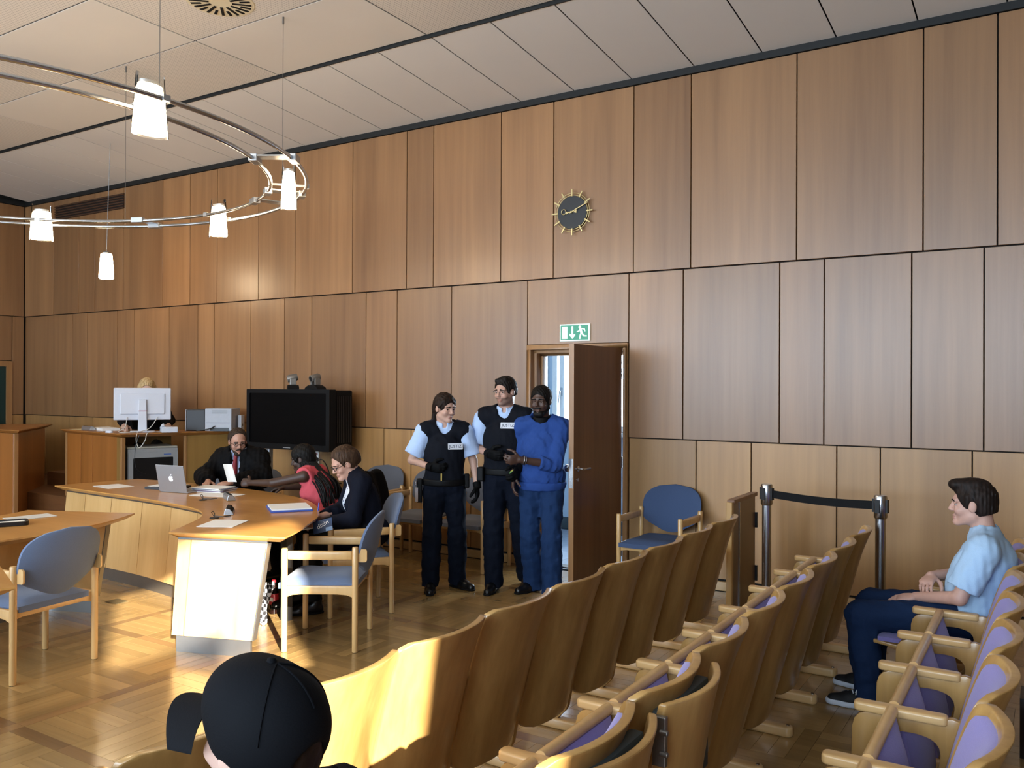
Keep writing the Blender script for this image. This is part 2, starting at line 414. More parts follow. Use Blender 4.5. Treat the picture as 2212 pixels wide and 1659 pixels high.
SWD = 0.5862
smesh = MB().add([(sx*(SWD/2-0.006), y, z+t) for t in (0, 0.005) for (sx, y, z) in ((-1,-1.448,4.632),(1,-1.448,4.632),(1,-0.02,4.505),(-1,-0.02,4.505))],
                 [(0,1,2,3),(7,6,5,4),(0,4,5,1),(1,5,6,2),(2,6,7,3),(3,7,4,0)]).mesh('edge_board')
smesh.materials.append(plain('edge board white', '#d6d2cd', 0.7, vary=0.02, scale=3))
x = -0.84+SWD*8.5
while x > -13.0:
    if x < 3.7: link('edge_board', smesh, None, ce, (x, 0, 0))
    x -= SWD
# round air outlet
va = thing('ceiling_air_vent', 'round cream ceiling air outlet with radial slots', 'vent', (-5.36, -2.78, 4.655))
P = onz_vent = None
dk = MB().lathe([(0.0, -0.004), (0.25, -0.004), (0.255, 0.0)], 40).obj('vent_plate', plain('vent cream', '#d8cdb0', 0.5), va, smooth=0.6)
for q in range(24):
    a = 2*PI*q/24; r0 = 0.085 if q % 2 else 0.15
    Mr = Matrix.Rotation(a, 4, 'Z'); MB().box(r0, 0.228, -0.010, 0.011, -0.008, -0.003, M=Mr).obj('vent_slot', BLACKM, va)

# ------------------------------------------------------------------ door in the back wall, corridor behind
d1 = thing('door_1', 'brown wooden door standing open into the courtroom', 'door', (0, 0, 0)); tag(d1, kind='structure')
mb = MB()
for (a, b, yy0, yy1) in ((0.0, 0.045, -0.022, 0.05), (0.03, 0.075, 0.045, 0.13), (0.06, 0.10, 0.12, 0.22)):
    mb.box(-4.283+a, -4.283+b, yy0, yy1, 0, 2.13-b); mb.box(-3.217-b, -3.217-a, yy0, yy1, 0, 2.13-b)
    mb.box(-4.283+a, -3.217-a, yy0, yy1, 2.13-b, 2.13-a)
mb.obj('door_frame', FRAMEW, d1, bevel=0.003, smooth=0.6)
MB().box(-4.19, -3.31, 0.10, 0.21, -0.01, 0.004).obj('threshold', plain('door sill', '#2b2420', 0.5), d1)
lf = MB().box(-3.315, -3.272, -0.945, -0.022, 0.012, 2.08).obj('door_leaf', DOORW, d1, bevel=0.002)
MB().box(-3.3165, -3.2705, -0.9465, -0.942, 0.012, 2.08).obj('edge_band', FRAMEW, lf)
h = MB()
for s, xx in ((1, -3.272), (-1, -3.315)):
    h.lathe([(0.024, 0), (0.024, 0.008), (0.012, 0.012)], 16, (xx, -0.875, 1.055), ax='x', M=Matrix.Scale(s, 4, (1,0,0)))
    h.lathe([(0.014, 0), (0.014, 0.006)], 14, (xx, -0.875, 0.965), ax='x', M=Matrix.Scale(s, 4, (1,0,0)))
h.tube([(-3.27, -0.875, 1.055), (-3.225, -0.875, 1.055), (-3.218, -0.86, 1.055), (-3.216, -0.755, 1.055)], 0.009, 10)
h.obj('door_handle', CHROME, lf, smooth=0.6)
MB().lathe([(0.012, 0.0), (0.012, 0.04), (0.03, 0.045), (0.032, 0.06), (0.022, 0.07), (0, 0.071)], 18, (-3.315, -0.875, 1.055), ax='x', M=Matrix.Scale(-1, 4, (1,0,0))).obj('door_knob', CHROME, lf, smooth=0.6)
MB().box(-3.31, -3.277, -0.9475, -0.944, 0.90, 1.14).obj('lock_plate', CHROME, lf)
hg = MB()
for z in (0.25, 1.05, 1.85): hg.tube([(-3.262, -0.024, z-0.05), (-3.262, -0.024, z+0.05)], 0.009, 8)
hg.obj('hinge', CHROME, d1)

CORR = plain('corridor paint', '#a9b9c8', 0.6, vary=0.03, scale=4)
mb = MB(); mb.box(-7.0, DX0+0.04, 0.221, 0.24, -0.1, 3.2); mb.box(DX1-0.04, 1.0, 0.221, 0.24, -0.1, 3.2); mb.box(DX0, DX1, 0.221, 0.24, DZ, 3.2)
structure(mb.obj('wall_corridor_near', CORR), 'pale corridor side of the wall with the open door')
mb = MB(); mb.box(-7.0, -5.18, 2.1, 2.3, -0.1, 3.2); mb.box(-5.18, 1.0, 2.1, 2.3, -0.1, 1.2); mb.box(-5.18, 1, 2.1, 2.3, 2.55, 3.2); mb.box(-3.33, 1.0, 2.1, 2.3, 1.2, 2.55)
structure(mb.obj('wall_corridor', CORR), 'pale blue corridor wall seen through the open door')
structure(MB().box(-7.2, -7.0, 0.22, 2.3, -0.1, 3.2).box(1.0, 1.2, 0.22, 2.3, -0.1, 3.2).obj('wall_corridor_end', CORR), 'end walls of the corridor behind the door')
structure(MB().box(-7.2, 1.2, 0.2, 2.3, 3.2, 3.3).obj('ceiling_corridor', WHITE), 'white ceiling of the corridor behind the door', 'ceiling')
fc = MB().box(-7.0, 1.0, 0.05, 2.1, -0.1, -0.006).obj('floor_corridor', plain('corridor joint', '#3c4450', 0.5))
structure(fc, 'blue grey stone tile floor of the corridor', 'floor')
STONE = plain('corridor stone', '#a2abb8', 0.25, vary=0.15, scale=5)
tl = MB().box(-0.298, 0.298, -0.298, 0.298, -0.006, 0).mesh('floor_tile')
for i in range(6):
    for j in range(3): link('floor_tile', tl, STONE, fc, (-5.6+0.6*i, 0.51+0.6*j, 0))
structure(MB().box(-7.0, 1.0, 2.08, 2.1, 0, 0.14).obj('baseboard_corridor', plain('dark skirting', '#3d4649', 0.5)), 'dark skirting along the corridor wall', 'baseboard')
wn = thing('window_7', 'white framed corridor window with a lever handle, behind the open door', 'window', (0, 2.1, 0)); tag(wn, kind='structure')
f = MB()
for (a, b, c, d) in ((-5.18,-3.33,1.2,2.55), (-5.08,-4.28,1.27,2.48), (-4.20,-3.40,1.27,2.48)):
    f.frame(rect(b-a, d-c, 0.004, 1, (a+b)/2, (c+d)/2), rect(b-a-0.13, d-c-0.13, 0.004, 1, (a+b)/2, (c+d)/2), -0.02, 0.08, f=lambda p, q, h: (p, h, q))
f.obj('window_frame', WHITE, wn)
gm = thin_glass('window glass')
for a, b2 in ((-5.02, -4.34), (-4.14, -3.46)): MB().box(a, b2, 0.02, 0.026, 1.33, 2.42).obj('pane', gm, wn)
MB().box(-5.28, -3.2, -0.14, -0.0, 1.15, 1.19).obj('window_sill', WHITE, wn)
MB().box(-5.065, -5.035, -0.035, -0.02, 1.62, 1.72).tube([(-5.05, -0.03, 1.68), (-5.05, -0.06, 1.68), (-5.07, -0.065, 1.52)], 0.009, 8).obj('window_handle', ALU, wn)
MB().tube([(-5.27, -0.03, 0.3), (-5.27, -0.03, 3.15)], 0.03, 12).obj('pipe', WHITE, wn)
MB().box(-5.62, -5.59, -0.02, 0.0, 0.0, 3.1).obj('wall_strip', WHITE, wn)
# ------------------------------------------------------------------ ring chandelier (two concentric rails) with glass lamps
GLOW = emit('lamp glow', '#ffe3bb', 40.0)
LAMPG = thin_glass('lamp glass')
CH = Vector((-6.15, -4.30, 3.20))
ch = thing('ring_chandelier', 'large round chandelier of two steel rails carrying glass lamps', 'chandelier', CH)
for nm, R in (('outer_rail', 2.29), ('inner_rail', 2.035)):
    MB().tube([(R*math.cos(2*PI*k/120), R*math.sin(2*PI*k/120), 0) for k in range(120)], 0.014, 10, closed=True).obj(nm, CHROME, ch, smooth=1)
def ell_loop(a, b, n=24): return [(a*math.cos(2*PI*k/n), b*math.sin(2*PI*k/n)) for k in range(n)]
def lamp_meshes():
    g = MB(); n = 28; rows = [(0.165, 0.078, 0.045), (0.08, 0.084, 0.050), (-0.05, 0.094, 0.056), (-0.165, 0.104, 0.062)]
    V = []
    for z, a, b2 in rows:
        for x, y in ell_loop(a, b2, n): V.append((x, y, z))
    F = [(i*n+k, i*n+(k+1) % n, (i+1)*n+(k+1) % n, (i+1)*n+k) for i in range(3) for k in range(n)]
    g.add(V, F); shade = g.mesh('lamp_shade', smooth=1)
    mod = MB(); rows = [(0.095, 0.068, 0.039), (0.04, 0.076, 0.045), (-0.06, 0.086, 0.052), (-0.15, 0.093, 0.056), (-0.158, 0.08, 0.045)]
    V = []
    for z, a, b2 in rows:
        for x, y in ell_loop(a, b2, n): V.append((x, y, z))
    F = [(i*n+k, i*n+(k+1) % n, (i+1)*n+(k+1) % n, (i+1)*n+k) for i in range(4) for k in range(n)]
    F += [tuple(range(n-1, -1, -1)), tuple(4*n+k for k in range(n))]
    mod.add(V, F); dif = mod.mesh('lamp_diffuser', smooth=1)
    cap = MB().prism(ell_loop(0.06, 0.035, n), 0.096, 0.115).mesh('lamp_holder')
    arm = MB().box(-0.012, 0.012, -0.14, 0.14, 0.0, 0.012).box(-0.02, 0.02, -0.145, -0.115, -0.012, 0.02).box(-0.02, 0.02, 0.115, 0.145, -0.012, 0.02).mesh('clamp_bar')
    return shade, dif, cap, arm
LS, LD, LC, LA = lamp_meshes()
lamp_ang = [-0.8, 49.5, 90.5, 137, 190, 235, 280, 325]
for a in lamp_ang:
    t = math.radians(a); p = (2.165*math.cos(t), 2.165*math.sin(t), 0)
    s = link('lamp_shade', LS, LAMPG, ch, p, (0, 0, t+PI/2))
    link('lamp_diffuser', LD, GLOW, s); link('lamp_holder', LC, ALU, s); link('clamp_bar', LA, ALU, s)
bar = MB().box(-0.05, 0.05, -0.15, 0.15, 0.012, 0.022).box(-0.055, 0.055, -0.155, -0.10, -0.018, 0.028).box(-0.055, 0.055, 0.10, 0.155, -0.018, 0.028).mesh('spacer_bracket', bevel=0.003)
for a in (30, 57, 68, 112, 150, 215, 260, 305):
    t = math.radians(a); link('spacer_bracket', bar, ALU, ch, (2.165*math.cos(t), 2.165*math.sin(t), 0), (0, 0, t+PI/2))
for a in (63, 118, 180, 240, 300, 0):
    t = math.radians(a); q = (2.2*math.cos(t), 2.2*math.sin(t))
    MB().tube([(q[0], q[1], 0.0), (q[0], q[1], 1.455)], 0.0022, 5).tube([(q[0], q[1], 1.40), (q[0], q[1], 1.455)], 0.008, 8).obj('suspension_cable', STEEL, ch)
# single pendant over the clerk's desk
pd = thing('pendant_lamp', 'small glowing glass pendant hanging on one cable above the clerk desk', 'lamp', (-9.42, -1.12, 3.13))
MB().lathe([(0.05, 0.15), (0.062, 0.14), (0.078, -0.02), (0.082, -0.14), (0.07, -0.15), (0, -0.15)], 20).obj('pendant_shade', GLOW, pd, smooth=0.8)
MB().lathe([(0.0, 0.175), (0.03, 0.17), (0.045, 0.15)], 14).obj('pendant_cap', ALU, pd, smooth=0.8)
MB().tube([(0, 0, 0.16), (0.03, 0.02, 1.45)], 0.004, 6).obj('pendant_cable', GREYP, pd)

# ------------------------------------------------------------------ wall clock
BRASS = plain('pale brass', '#c9b987', 0.35, metal=0.7)
ck = thing('wall_clock', 'round black wall clock with brass ticks and hands on the panelling', 'clock', (-3.772, -0.03, 3.36))
fy = lambda a, b, h: (a, h, b)
MB().lathe([(0.0, 0), (0.152, 0), (0.154, 0.01), (0.154, 0.028), (0, 0.028)], 48, ax='y', M=Matrix.Translation((0, -0.022, 0))).obj('dial', plain('dial slate', '#20262c', 0.5), ck, smooth=0.6)
for r0 in (0.160, 0.180):
    MB().tube([(r0*math.cos(2*PI*k/60), -0.02, r0*math.sin(2*PI*k/60)) for k in range(60)], 0.0035, 8, closed=True).obj('bezel_ring', BRASS, ck, smooth=1)
for k in range(12):
    MB().box(0.150, 0.215, -0.03, -0.02, -0.006, 0.006, M=Matrix.Rotation(-2*PI*k/12, 4, 'Y')).obj('hour_tick', BRASS, ck)
ah = math.radians(174)   # hour hand pointing left, ring tip
hh = MB(); c, s = math.cos(ah), math.sin(ah)
hh.tube([(0.0, -0.032, 0), (0.055*c, -0.032, 0.055*s)], 0.005, 8)
cx, cz = 0.085*c, 0.085*s
hh.tube([(cx+0.024*math.cos(2*PI*k/24), -0.032, cz+0.024*math.sin(2*PI*k/24)) for k in range(24)], 0.004, 8, closed=True)
hh.prism([(0.02*c, 0.02*s-0.002), (0.058*c, 0.058*s-0.024), (0.058*c, 0.058*s+0.002)], -0.036, -0.03, f=fy)
hh.prism([(0.018, 0.0), (0.052, 0.018), (0.052, -0.012)], -0.036, -0.03, f=fy)
hh.obj('hour_hand', BRASS, ck)
am = math.radians(24)
MB().prism([(-0.02*math.cos(am)-0.004*math.sin(am), -0.02*math.sin(am)+0.004), (-0.02*math.cos(am), -0.02*math.sin(am)-0.005), (0.185*math.cos(am), 0.185*math.sin(am)-0.005), (0.185*math.cos(am), 0.185*math.sin(am)+0.004)], -0.042, -0.038, f=fy).obj('minute_hand', BRASS, ck)
MB().lathe([(0.0, 0), (0.01, 0), (0.01, 0.02), (0, 0.02)], 12, (0, -0.046, 0), ax='y').obj('hand_hub', BRASS, ck)

# ------------------------------------------------------------------ emergency exit sign
SG = emit('sign green', '#3f9579', 0.25); SWT = emit('sign white', '#dff3ee', 0.45)
es = thing('exit_sign', 'green emergency exit sign with arrow and running figure above the door', 'sign', (-3.76, -0.002, 2.238))
MB().box(-0.158, 0.158, -0.018, 0.0, -0.080, 0.080).obj('sign_board', SWT, es, bevel=0.002)
MB().box(-0.146, 0.146, -0.0195, -0.018, -0.069, 0.069).obj('green_field', SG, es)
ff = lambda a, b, h: (a, h-0.02, b)
MB().box(-0.132, -0.074, -0.0205, -0.019, -0.058, 0.058).obj('door_symbol', SWT, es)
MB().prism([(-0.030,0.060),(-0.012,0.060),(-0.012,-0.022),(0.010,-0.010),(0.010,-0.028),(-0.021,-0.060),(-0.050,-0.028),(-0.050,-0.010),(-0.030,-0.022)], -0.0006, 0.001, f=ff).obj('arrow_symbol', SWT, es)
rm = MB()
rm.lathe([(0, 0), (0.014, 0), (0.014, 0.002), (0, 0.002)], 16, (0.058, -0.021, 0.050), ax='y')
def limb(m, a, b, r):
    a = Vector((a[0], 0, a[1])); b = Vector((b[0], 0, b[1])); d = (b-a).normalized(); n = Vector((-d.z, 0, d.x))*r
    m.prism([((a+n).x, (a+n).z), ((a-n).x, (a-n).z), ((b-n).x, (b-n).z), ((b+n).x, (b+n).z)], -0.0006, 0.001, f=ff)
for a, b2, r in (((0.060,0.036),(0.078,-0.010),0.012), ((0.066,0.030),(0.040,0.006),0.0055), ((0.040,0.008),(0.026,0.006),0.005), ((0.072,0.034),(0.108,0.028),0.0055), ((0.106,0.030),(0.112,0.006),0.005),
                 ((0.074,-0.006),(0.060,-0.034),0.0075), ((0.061,-0.032),(0.056,-0.062),0.0065), ((0.080,-0.006),(0.098,-0.034),0.0075), ((0.096,-0.034),(0.130,-0.036),0.0065)): limb(rm, a, b2, r)
rm.obj('running_figure', SWT, es)

# ------------------------------------------------------------------ louvred air grille high on the wall
vg = thing('wall_air_grille', 'long dark louvred air grille high on the panelled wall at far left', 'vent', (-11.59, -0.016, 4.26))
MB().box(-0.84, 0.84, -0.004, 0.0, -0.105, 0.105).obj('grille_back', plain('grille dark', '#1d120b', 0.7), vg)
LV = plain('grille slat', '#4a2f1c', 0.5)
for k in range(6): MB().box(-0.84, 0.84, -0.02, -0.004, -0.1+k*0.036, -0.1+k*0.036+0.014).obj('slat', LV, vg)

# ------------------------------------------------------------------ tip-up seats
def polar(poly, c, n):
    out = []
    for k in range(n):
        a = 2*PI*k/n; d = (math.cos(a), math.sin(a)); best = None
        for i in range(len(poly)):
            (x1, y1), (x2, y2) = poly[i], poly[(i+1) % len(poly)]
            ex, ey = x2-x1, y2-y1; det = d[0]*(-ey)+ex*d[1]
            if abs(det) < 1e-12: continue
            t = ((x1-c[0])*(-ey)+ex*(y1-c[1]))/det; s = (d[0]*(y1-c[1])-d[1]*(x1-c[0]))/det
            if t > 0 and -1e-9 <= s <= 1+1e-9: best = t if best is None else max(best, t)
        out.append((c[0]+d[0]*best, c[1]+d[1]*best))
    return out
def smooth_poly(P, it=2):
    for _ in range(it):
        Q = []
        for i in range(len(P)):
            a, b = P[i], P[(i+1) % len(P)]
            Q += [(0.75*a[0]+0.25*b[0], 0.75*a[1]+0.25*b[1]), (0.25*a[0]+0.75*b[0], 0.25*a[1]+0.75*b[1])]
        P = Q
    return P
SEATH = 0.852
def lean(z): 
    q = (SEATH-z)/0.65
    return -0.175*q+0.02*max(0, 1-q*3)**2
def wz(z, w, zt, zb, rt, rb):
    if z > zt-rt: q = (z-(zt-rt))/rt; return w-rt*(1-math.sqrt(max(0, 1-q*q)))
    if z < zb+rb: q = ((zb+rb)-z)/rb; return w-rb*(1-math.sqrt(max(0, 1-q*q)))
    return w
def zmap(v, zb, zt):   # denser near the ends
    return zb+(zt-zb)*(0.5-0.5*math.cos(PI*v))*0.6+(zt-zb)*v*0.4
def bulge(y): return 0.068*(1-(y/0.25)**2)
def sheet(off, w, zb, zt, rt, rb, puff=0):
    def f(u, v):
        z = zmap(v, zb, zt); y = (2*u-1)*wz(z, w, zt, zb, rt, rb)
        p = puff*(1-(2*u-1)**4)*(1-(2*v-1)**4)
        return (lean(z)+bulge(y)+off-p, y, z)
    return f
SHELL = MB().shell(sheet(0.0, 0.252, 0.16, SEATH, 0.035, 0.10), sheet(-0.030, 0.252, 0.16, SEATH, 0.035, 0.10), 18, 22).mesh('back_shell', bevel=0.010, seg=3, smooth=0.6)
CUSH = MB().shell(sheet(-0.029, 0.222, 0.40, SEATH-0.022, 0.05, 0.05), sheet(-0.040, 0.222, 0.40, SEATH-0.022, 0.05, 0.05, 0.022), 14, 14).mesh('back_cushion', smooth=1)
# seat folded up: pan, cushion, rounded front edge
def fold(off, w, puff=0, z0=0.23, z1=0.585):
    def f(u, v):
        z = z0+(z1-z0)*v; y = (2*u-1)*w; return (-0.235-0.075*v+off+puff*(1-(2*u-1)**4)*(1-(2*v-1)**4), y, z)
    return f
PAN = MB().shell(fold(0, 0.232), fold(-0.018, 0.232), 8, 6).mesh('seat_pan', bevel=0.004, smooth=0.6)
PADM = MB().shell(fold(0.018, 0.225, 0.028, 0.235, 0.575), fold(0.0, 0.225, 0, 0.235, 0.575), 10, 8).mesh('seat_cushion', smooth=0.9)
ROLLM = MB().tube([(-0.308, -0.236, 0.592), (-0.308, 0.236, 0.592)], 0.021, 14).mesh('front_edge', smooth=0.8)
# seat folded down
PAN2 = MB().shell(lambda u, v: (-0.20-0.43*v, (2*u-1)*0.232, 0.395-0.02*math.sin(PI*v)), lambda u, v: (-0.20-0.43*v, (2*u-1)*0.232, 0.377-0.02*math.sin(PI*v)), 8, 8).mesh('seat_pan', bevel=0.004, smooth=0.6)
PAD2 = MB().shell(lambda u, v: (-0.20-0.41*v, (2*u-1)*0.225, 0.412+0.02*(1-(2*u-1)**4)*(1-(2*v-1)**4)), lambda u, v: (-0.20-0.41*v, (2*u-1)*0.225, 0.39), 10, 8).mesh('seat_cushion', smooth=0.9)
outer = [(-0.445,0.03),(-0.445,0.50),(-0.435,0.548),(-0.40,0.574),(-0.20,0.576),(-0.115,0.60),(-0.085,0.60),(-0.10,0.52),(-0.145,0.34),(-0.205,0.03)]
inner = [(-0.375,0.17),(-0.372,0.46),(-0.35,0.515),(-0.22,0.53),(-0.15,0.50),(-0.165,0.40),(-0.215,0.20),(-0.27,0.13),(-0.34,0.12)]
oc = (-0.28, 0.32); NN = 72
SIDE = MB().frame(polar(smooth_poly(outer, 1), oc, NN), polar(smooth_poly(inner, 2), oc, NN), -0.015, 0.015, f=lambda a, b, h: (a, h, b)).mesh('side_frame', bevel=0.003, smooth=0.5)
ARM = MB().prism(smooth_poly(rect(0.305, 0.056, 0.02, 3, -0.285, 0), 1), 0.570, 0.603).mesh('armrest', bevel=0.009, seg=3, smooth=0.9)
FOOT = MB().prism(rect(0.41, 0.062, 0.029, 5, -0.265, 0), 0.0, 0.052).mesh('floor_foot', bevel=0.012, seg=3, smooth=0.9)
BOLT = MB().lathe([(0.009, 0.05), (0.009, 0.057), (0, 0.058)], 10, (-0.085, 0, 0)).mesh('bolt', smooth=0.7)
ordn = ['first', 'second', 'third', 'fourth', 'fifth', 'sixth', 'seventh', 'eighth', 'ninth', 'tenth', 'eleventh', 'twelfth']
PITCHY, Y0 = 0.52, -1.22
def seat_frame(t, y):
    f = link('side_frame', SIDE, BEECH, t, (0, y, 0)); link('armrest', ARM, BEECHX, f); ft = link('floor_foot', FOOT, BEECHX, t, (0, y, 0)); link('bolt', BOLT, CHROME, ft)
def seat(x, k, rowname, n, down=False):
    y = Y0-PITCHY*(k+0.5)
    t = thing('tip_up_seat', 'beech tip-up seat with lilac pad, %s, %s from the panelled wall%s' % (rowname, ordn[k], ', seat folded down' if down else ''), 'seat', (x, y, 0), 0, 'tip-up seats, '+rowname)
    link('back_shell', SHELL, BEECH, t); link('back_cushion', CUSH, LILAC, t)
    if down:
        link('seat_pan', PAN2, BEECH, t); link('seat_cushion', PAD2, LILAC, t)
    else:
        p = link('seat_pan', PAN, BEECH, t); link('front_edge', ROLLM, BEECHX, p); link('seat_cushion', PADM, LILAC, t)
    seat_frame(t, -PITCHY/2)
    if k == 0: seat_frame(t, PITCHY/2)
    return t
for k in range(11): seat(-1.855, k, 'front row', k)
for k in range(10): seat(-1.005, k, 'middle row', k, down=(k == 9))
for k in range(9): seat(-0.155, k, 'back row', k, down=(k == 1))
# folded writing flaps behind two middle-row seats
def flap(off):
    def f(u, v):
        z = 0.40+0.43*v; y = -0.225+0.45*u
        return (lean(z)*0.6+bulge(y)*1.1+0.075+off, y, z)
    return f
FLAPM = MB().shell(flap(0.0), flap(-0.026), 16, 14).mesh('flap_board', bevel=0.007, seg=3, smooth=0.6)
FPAD = MB().box(0.03, 0.075, -0.18, 0.19, 0.50, 0.79).mesh('backing_pad', bevel=0.01, smooth=0.6)
HNG = MB().box(0.06, 0.10, -0.246, -0.226, 0.66, 0.80).lathe([(0.008, 0), (0.008, 0.025)], 10, (0.085, -0.25, 0.70), ax='x').lathe([(0.008, 0), (0.008, 0.025)], 10, (0.085, -0.25, 0.76), ax='x').mesh('hinge', bevel=0.003)
SLATE = plain('slate grey plastic', '#3b4548', 0.6)
for k, lab in ((6, 'folded beech writing flap hinged behind the seventh middle-row seat from the wall'), (7, 'folded beech writing flap hinged behind the eighth middle-row seat from the wall')):
    t = thing('writing_flap', lab, 'writing flap', (-1.005, Y0-PITCHY*(k+0.5), 0), 0, 'folded writing flaps behind the middle row')
    link('flap_board', FLAPM, BEECH, t); link('backing_pad', FPAD, SLATE, t); link('hinge', HNG, STEEL, t)
# ------------------------------------------------------------------ armchairs: round beech posts, upholstered seat and back
def armchair_meshes():
    m = {}
    post = lambda x, y, h: MB().lathe([(0.017, 0.0), (0.0195, 0.006), (0.0205, h-0.01), (0.017, h-0.002), (0.0, h)], 14, (x, y, 0)).mesh('leg', smooth=0.9)
    m['legs'] = [post(0.235, 0.27, 0.675), post(0.235, -0.27, 0.675), post(-0.225, 0.27, 0.685), post(-0.225, -0.27, 0.685)]
    m['caps'] = [MB().lathe([(0.0, -0.0), (0.018, 0.0), (0.018, 0.006), (0, 0.006)], 12, (x, y, -0.001)).mesh('foot_cap') for x in (0.235, -0.225) for y in (0.27, -0.27)]
    m['arms'] = [MB().prism(smooth_poly([(-0.205, -0.02), (0.215, -0.02), (0.215, 0.02), (-0.205, 0.02)], 1), 0.600, 0.656, f=lambda a, b, h, y=y: (a, b+y, h)).mesh('armrest', bevel=0.008, seg=2, smooth=0.8) for y in (0.27, -0.27)]
    def rail(y):
        P = [(-0.215, 0.43), (0.225, 0.43), (0.225, 0.355), (0.18, 0.372), (0.12, 0.377), (-0.11, 0.377), (-0.17, 0.372), (-0.215, 0.355)]
        return MB().prism(P, y-0.012, y+0.012, f=lambda a, b, h: (a, h, b)).mesh('side_rail', bevel=0.003, smooth=0.5)
    m['rails'] = [rail(0.27), rail(-0.27)]
    m['cross'] = [MB().prism([(-0.26, 0.425), (0.26, 0.425), (0.26, 0.365), (0.2, 0.377), (-0.2, 0.377), (-0.26, 0.365)], x-0.011, x+0.011, f=lambda a, b, h: (h, a, b)).mesh('cross_rail', bevel=0.003, smooth=0.5) for x in (0.225, -0.2)]
    def seat(u, v, s):
        x = -0.22+0.50*v; y = (2*u-1)*(0.25-0.02*(1-v)); q = (1-(2*u-1)**6)*(1-(2*v-1)**6)
        return (x, y, (0.44+0.045*q-0.015*math.sin(PI*v)) if s else (0.405))
    m['seat'] = MB().shell(lambda u, v: seat(u, v, 1), lambda u, v: seat(u, v, 0), 14, 14).mesh('seat', smooth=0.9)
    def back(u, v, s):
        a = 2*u-1; bq = 2*v-1
        ex = 2.6
        hw = 0.265*(1-max(0, bq)**3.2)**(1/2.2) if bq > 0 else 0.265*(1-0.55*(-bq)**3.0)**0.8
        z = 0.475+0.405*v+0.02*a*a*(-1 if v < 0.0 else 0)
        if bq < 0: z += 0.05*(a*a)*(-bq)            # sagging lower edge
        y = a*hw; q = (1-abs(a)**4)*(1-abs(bq)**4)
        x = -0.255-0.10*v+0.05*(y/0.265)**2
        return (x+(0.022*q+0.008 if s else -0.018*q-0.008), y, z)
    m['back'] = MB().shell(lambda u, v: back(u, v, 1), lambda u, v: back(u, v, 0), 22, 22).mesh('backrest', smooth=0.9)
    m['brk'] = [MB().prism(rect(0.09, 0.085, 0.015, 3, -0.255, 0.625), -0.006, 0.006, f=lambda a, b, h, y=y: (a, y+h, b)).lathe([(0.005, 0), (0.005, 0.002)], 8, (-0.285, y, 0.655), ax='y').mesh('back_bracket', bevel=0.002) for y in (0.257, -0.257)]
    return m
AC = armchair_meshes()
def armchair(label, loc, rz, fab=BLUEF, group='upholstered wooden armchairs'):
    t = thing('armchair', label, 'chair', (loc[0], loc[1], loc[2] if len(loc) > 2 else 0), rz, group)
    for i, l in enumerate(AC['legs']): lg = link('leg', l, CHAIRW, t); link('foot_cap', AC['caps'][i], BLACKM, lg)
    for l in AC['arms']: link('armrest', l, CHAIRW, t)
    for l in AC['rails']: link('side_rail', l, CHAIRW, t)
    for l in AC['cross']: link('cross_rail', l, CHAIRW, t)
    s = link('seat', AC['seat'].copy(), None, t); s.data.materials.append(fab)
    k = link('backrest', AC['back'].copy(), None, t); k.data.materials.append(fab)
    for l in AC['brk']: link('back_bracket', l, CHAIRW, t)
    return t
armchair('empty blue-grey armchair with wooden arms in front of the curved desk end', (-4.135, -2.835), math.atan2(-0.25, -0.41))
armchair('blue-grey armchair seen from behind at the left foreground desk', (-5.28, -4.23), math.radians(187))
armchair('blue-grey armchair under the woman in the dark blazer', (-4.58, -2.09), math.atan2(-0.79, -0.62))
armchair('wooden armchair under the witness in the pink top', (-5.40, -1.53), math.radians(-160))
armchair('grey armchair in which the man in the black robe sits', (-6.76, -1.30), math.radians(-66), GREYF)
armchair('empty grey armchair beside the man in the black robe, behind the laptop', (-7.46, -1.35), math.radians(-95), GREYF)
armchair('grey armchair against the wall between the two uniformed officers', (-4.68, -0.34), math.radians(-90), GREYF)
armchair('grey armchair against the wall left of the female officer', (-5.36, -0.34), math.radians(-90), GREYF)
armchair('grey armchair against the wall behind the woman in the blazer', (-6.02, -0.34), math.radians(-86), GREYF)
armchair('dark blue armchair against the wall to the right of the open door', (-2.76, -0.36), math.radians(-90), plain('navy upholstery', '#3d4f70', 0.9, vary=0.12, scale=260, bump=0.25))

# ------------------------------------------------------------------ curved desk
def catmull(P, n=6):
    out = []; m = len(P)
    for i in range(m-1):
        p0 = P[max(0, i-1)]; p1 = P[i]; p2 = P[i+1]; p3 = P[min(m-1, i+2)]
        for k in range(n):
            t = k/n
            out.append(tuple(0.5*((2*p1[j])+(-p0[j]+p2[j])*t+(2*p0[j]-5*p1[j]+4*p2[j]-p3[j])*t*t+(-p0[j]+3*p1[j]-3*p2[j]+p3[j])*t**3) for j in range(2)))
    out.append(P[-1]); return out
def inset(P, d):
    """offset a closed CCW polygon inwards"""
    n = len(P); out = []
    for i in range(n):
        a = Vector(P[i-1]); b = Vector(P[i]); c = Vector(P[(i+1) % n])
        e1 = (b-a).normalized(); e2 = (c-b).normalized()
        n1 = Vector((-e1.y, e1.x)); n2 = Vector((-e2.y, e2.x)); k = (n1+n2)
        k = k/max(0.35, k.dot(k)/2) if k.length > 1e-6 else n1
        out.append(tuple(b+k*d*0.999 if k.length < 2.2 else b+k.normalized()*d*2))
    return out
def area2(P): return sum(P[i-1][0]*P[i][1]-P[i][0]*P[i-1][1] for i in range(len(P)))
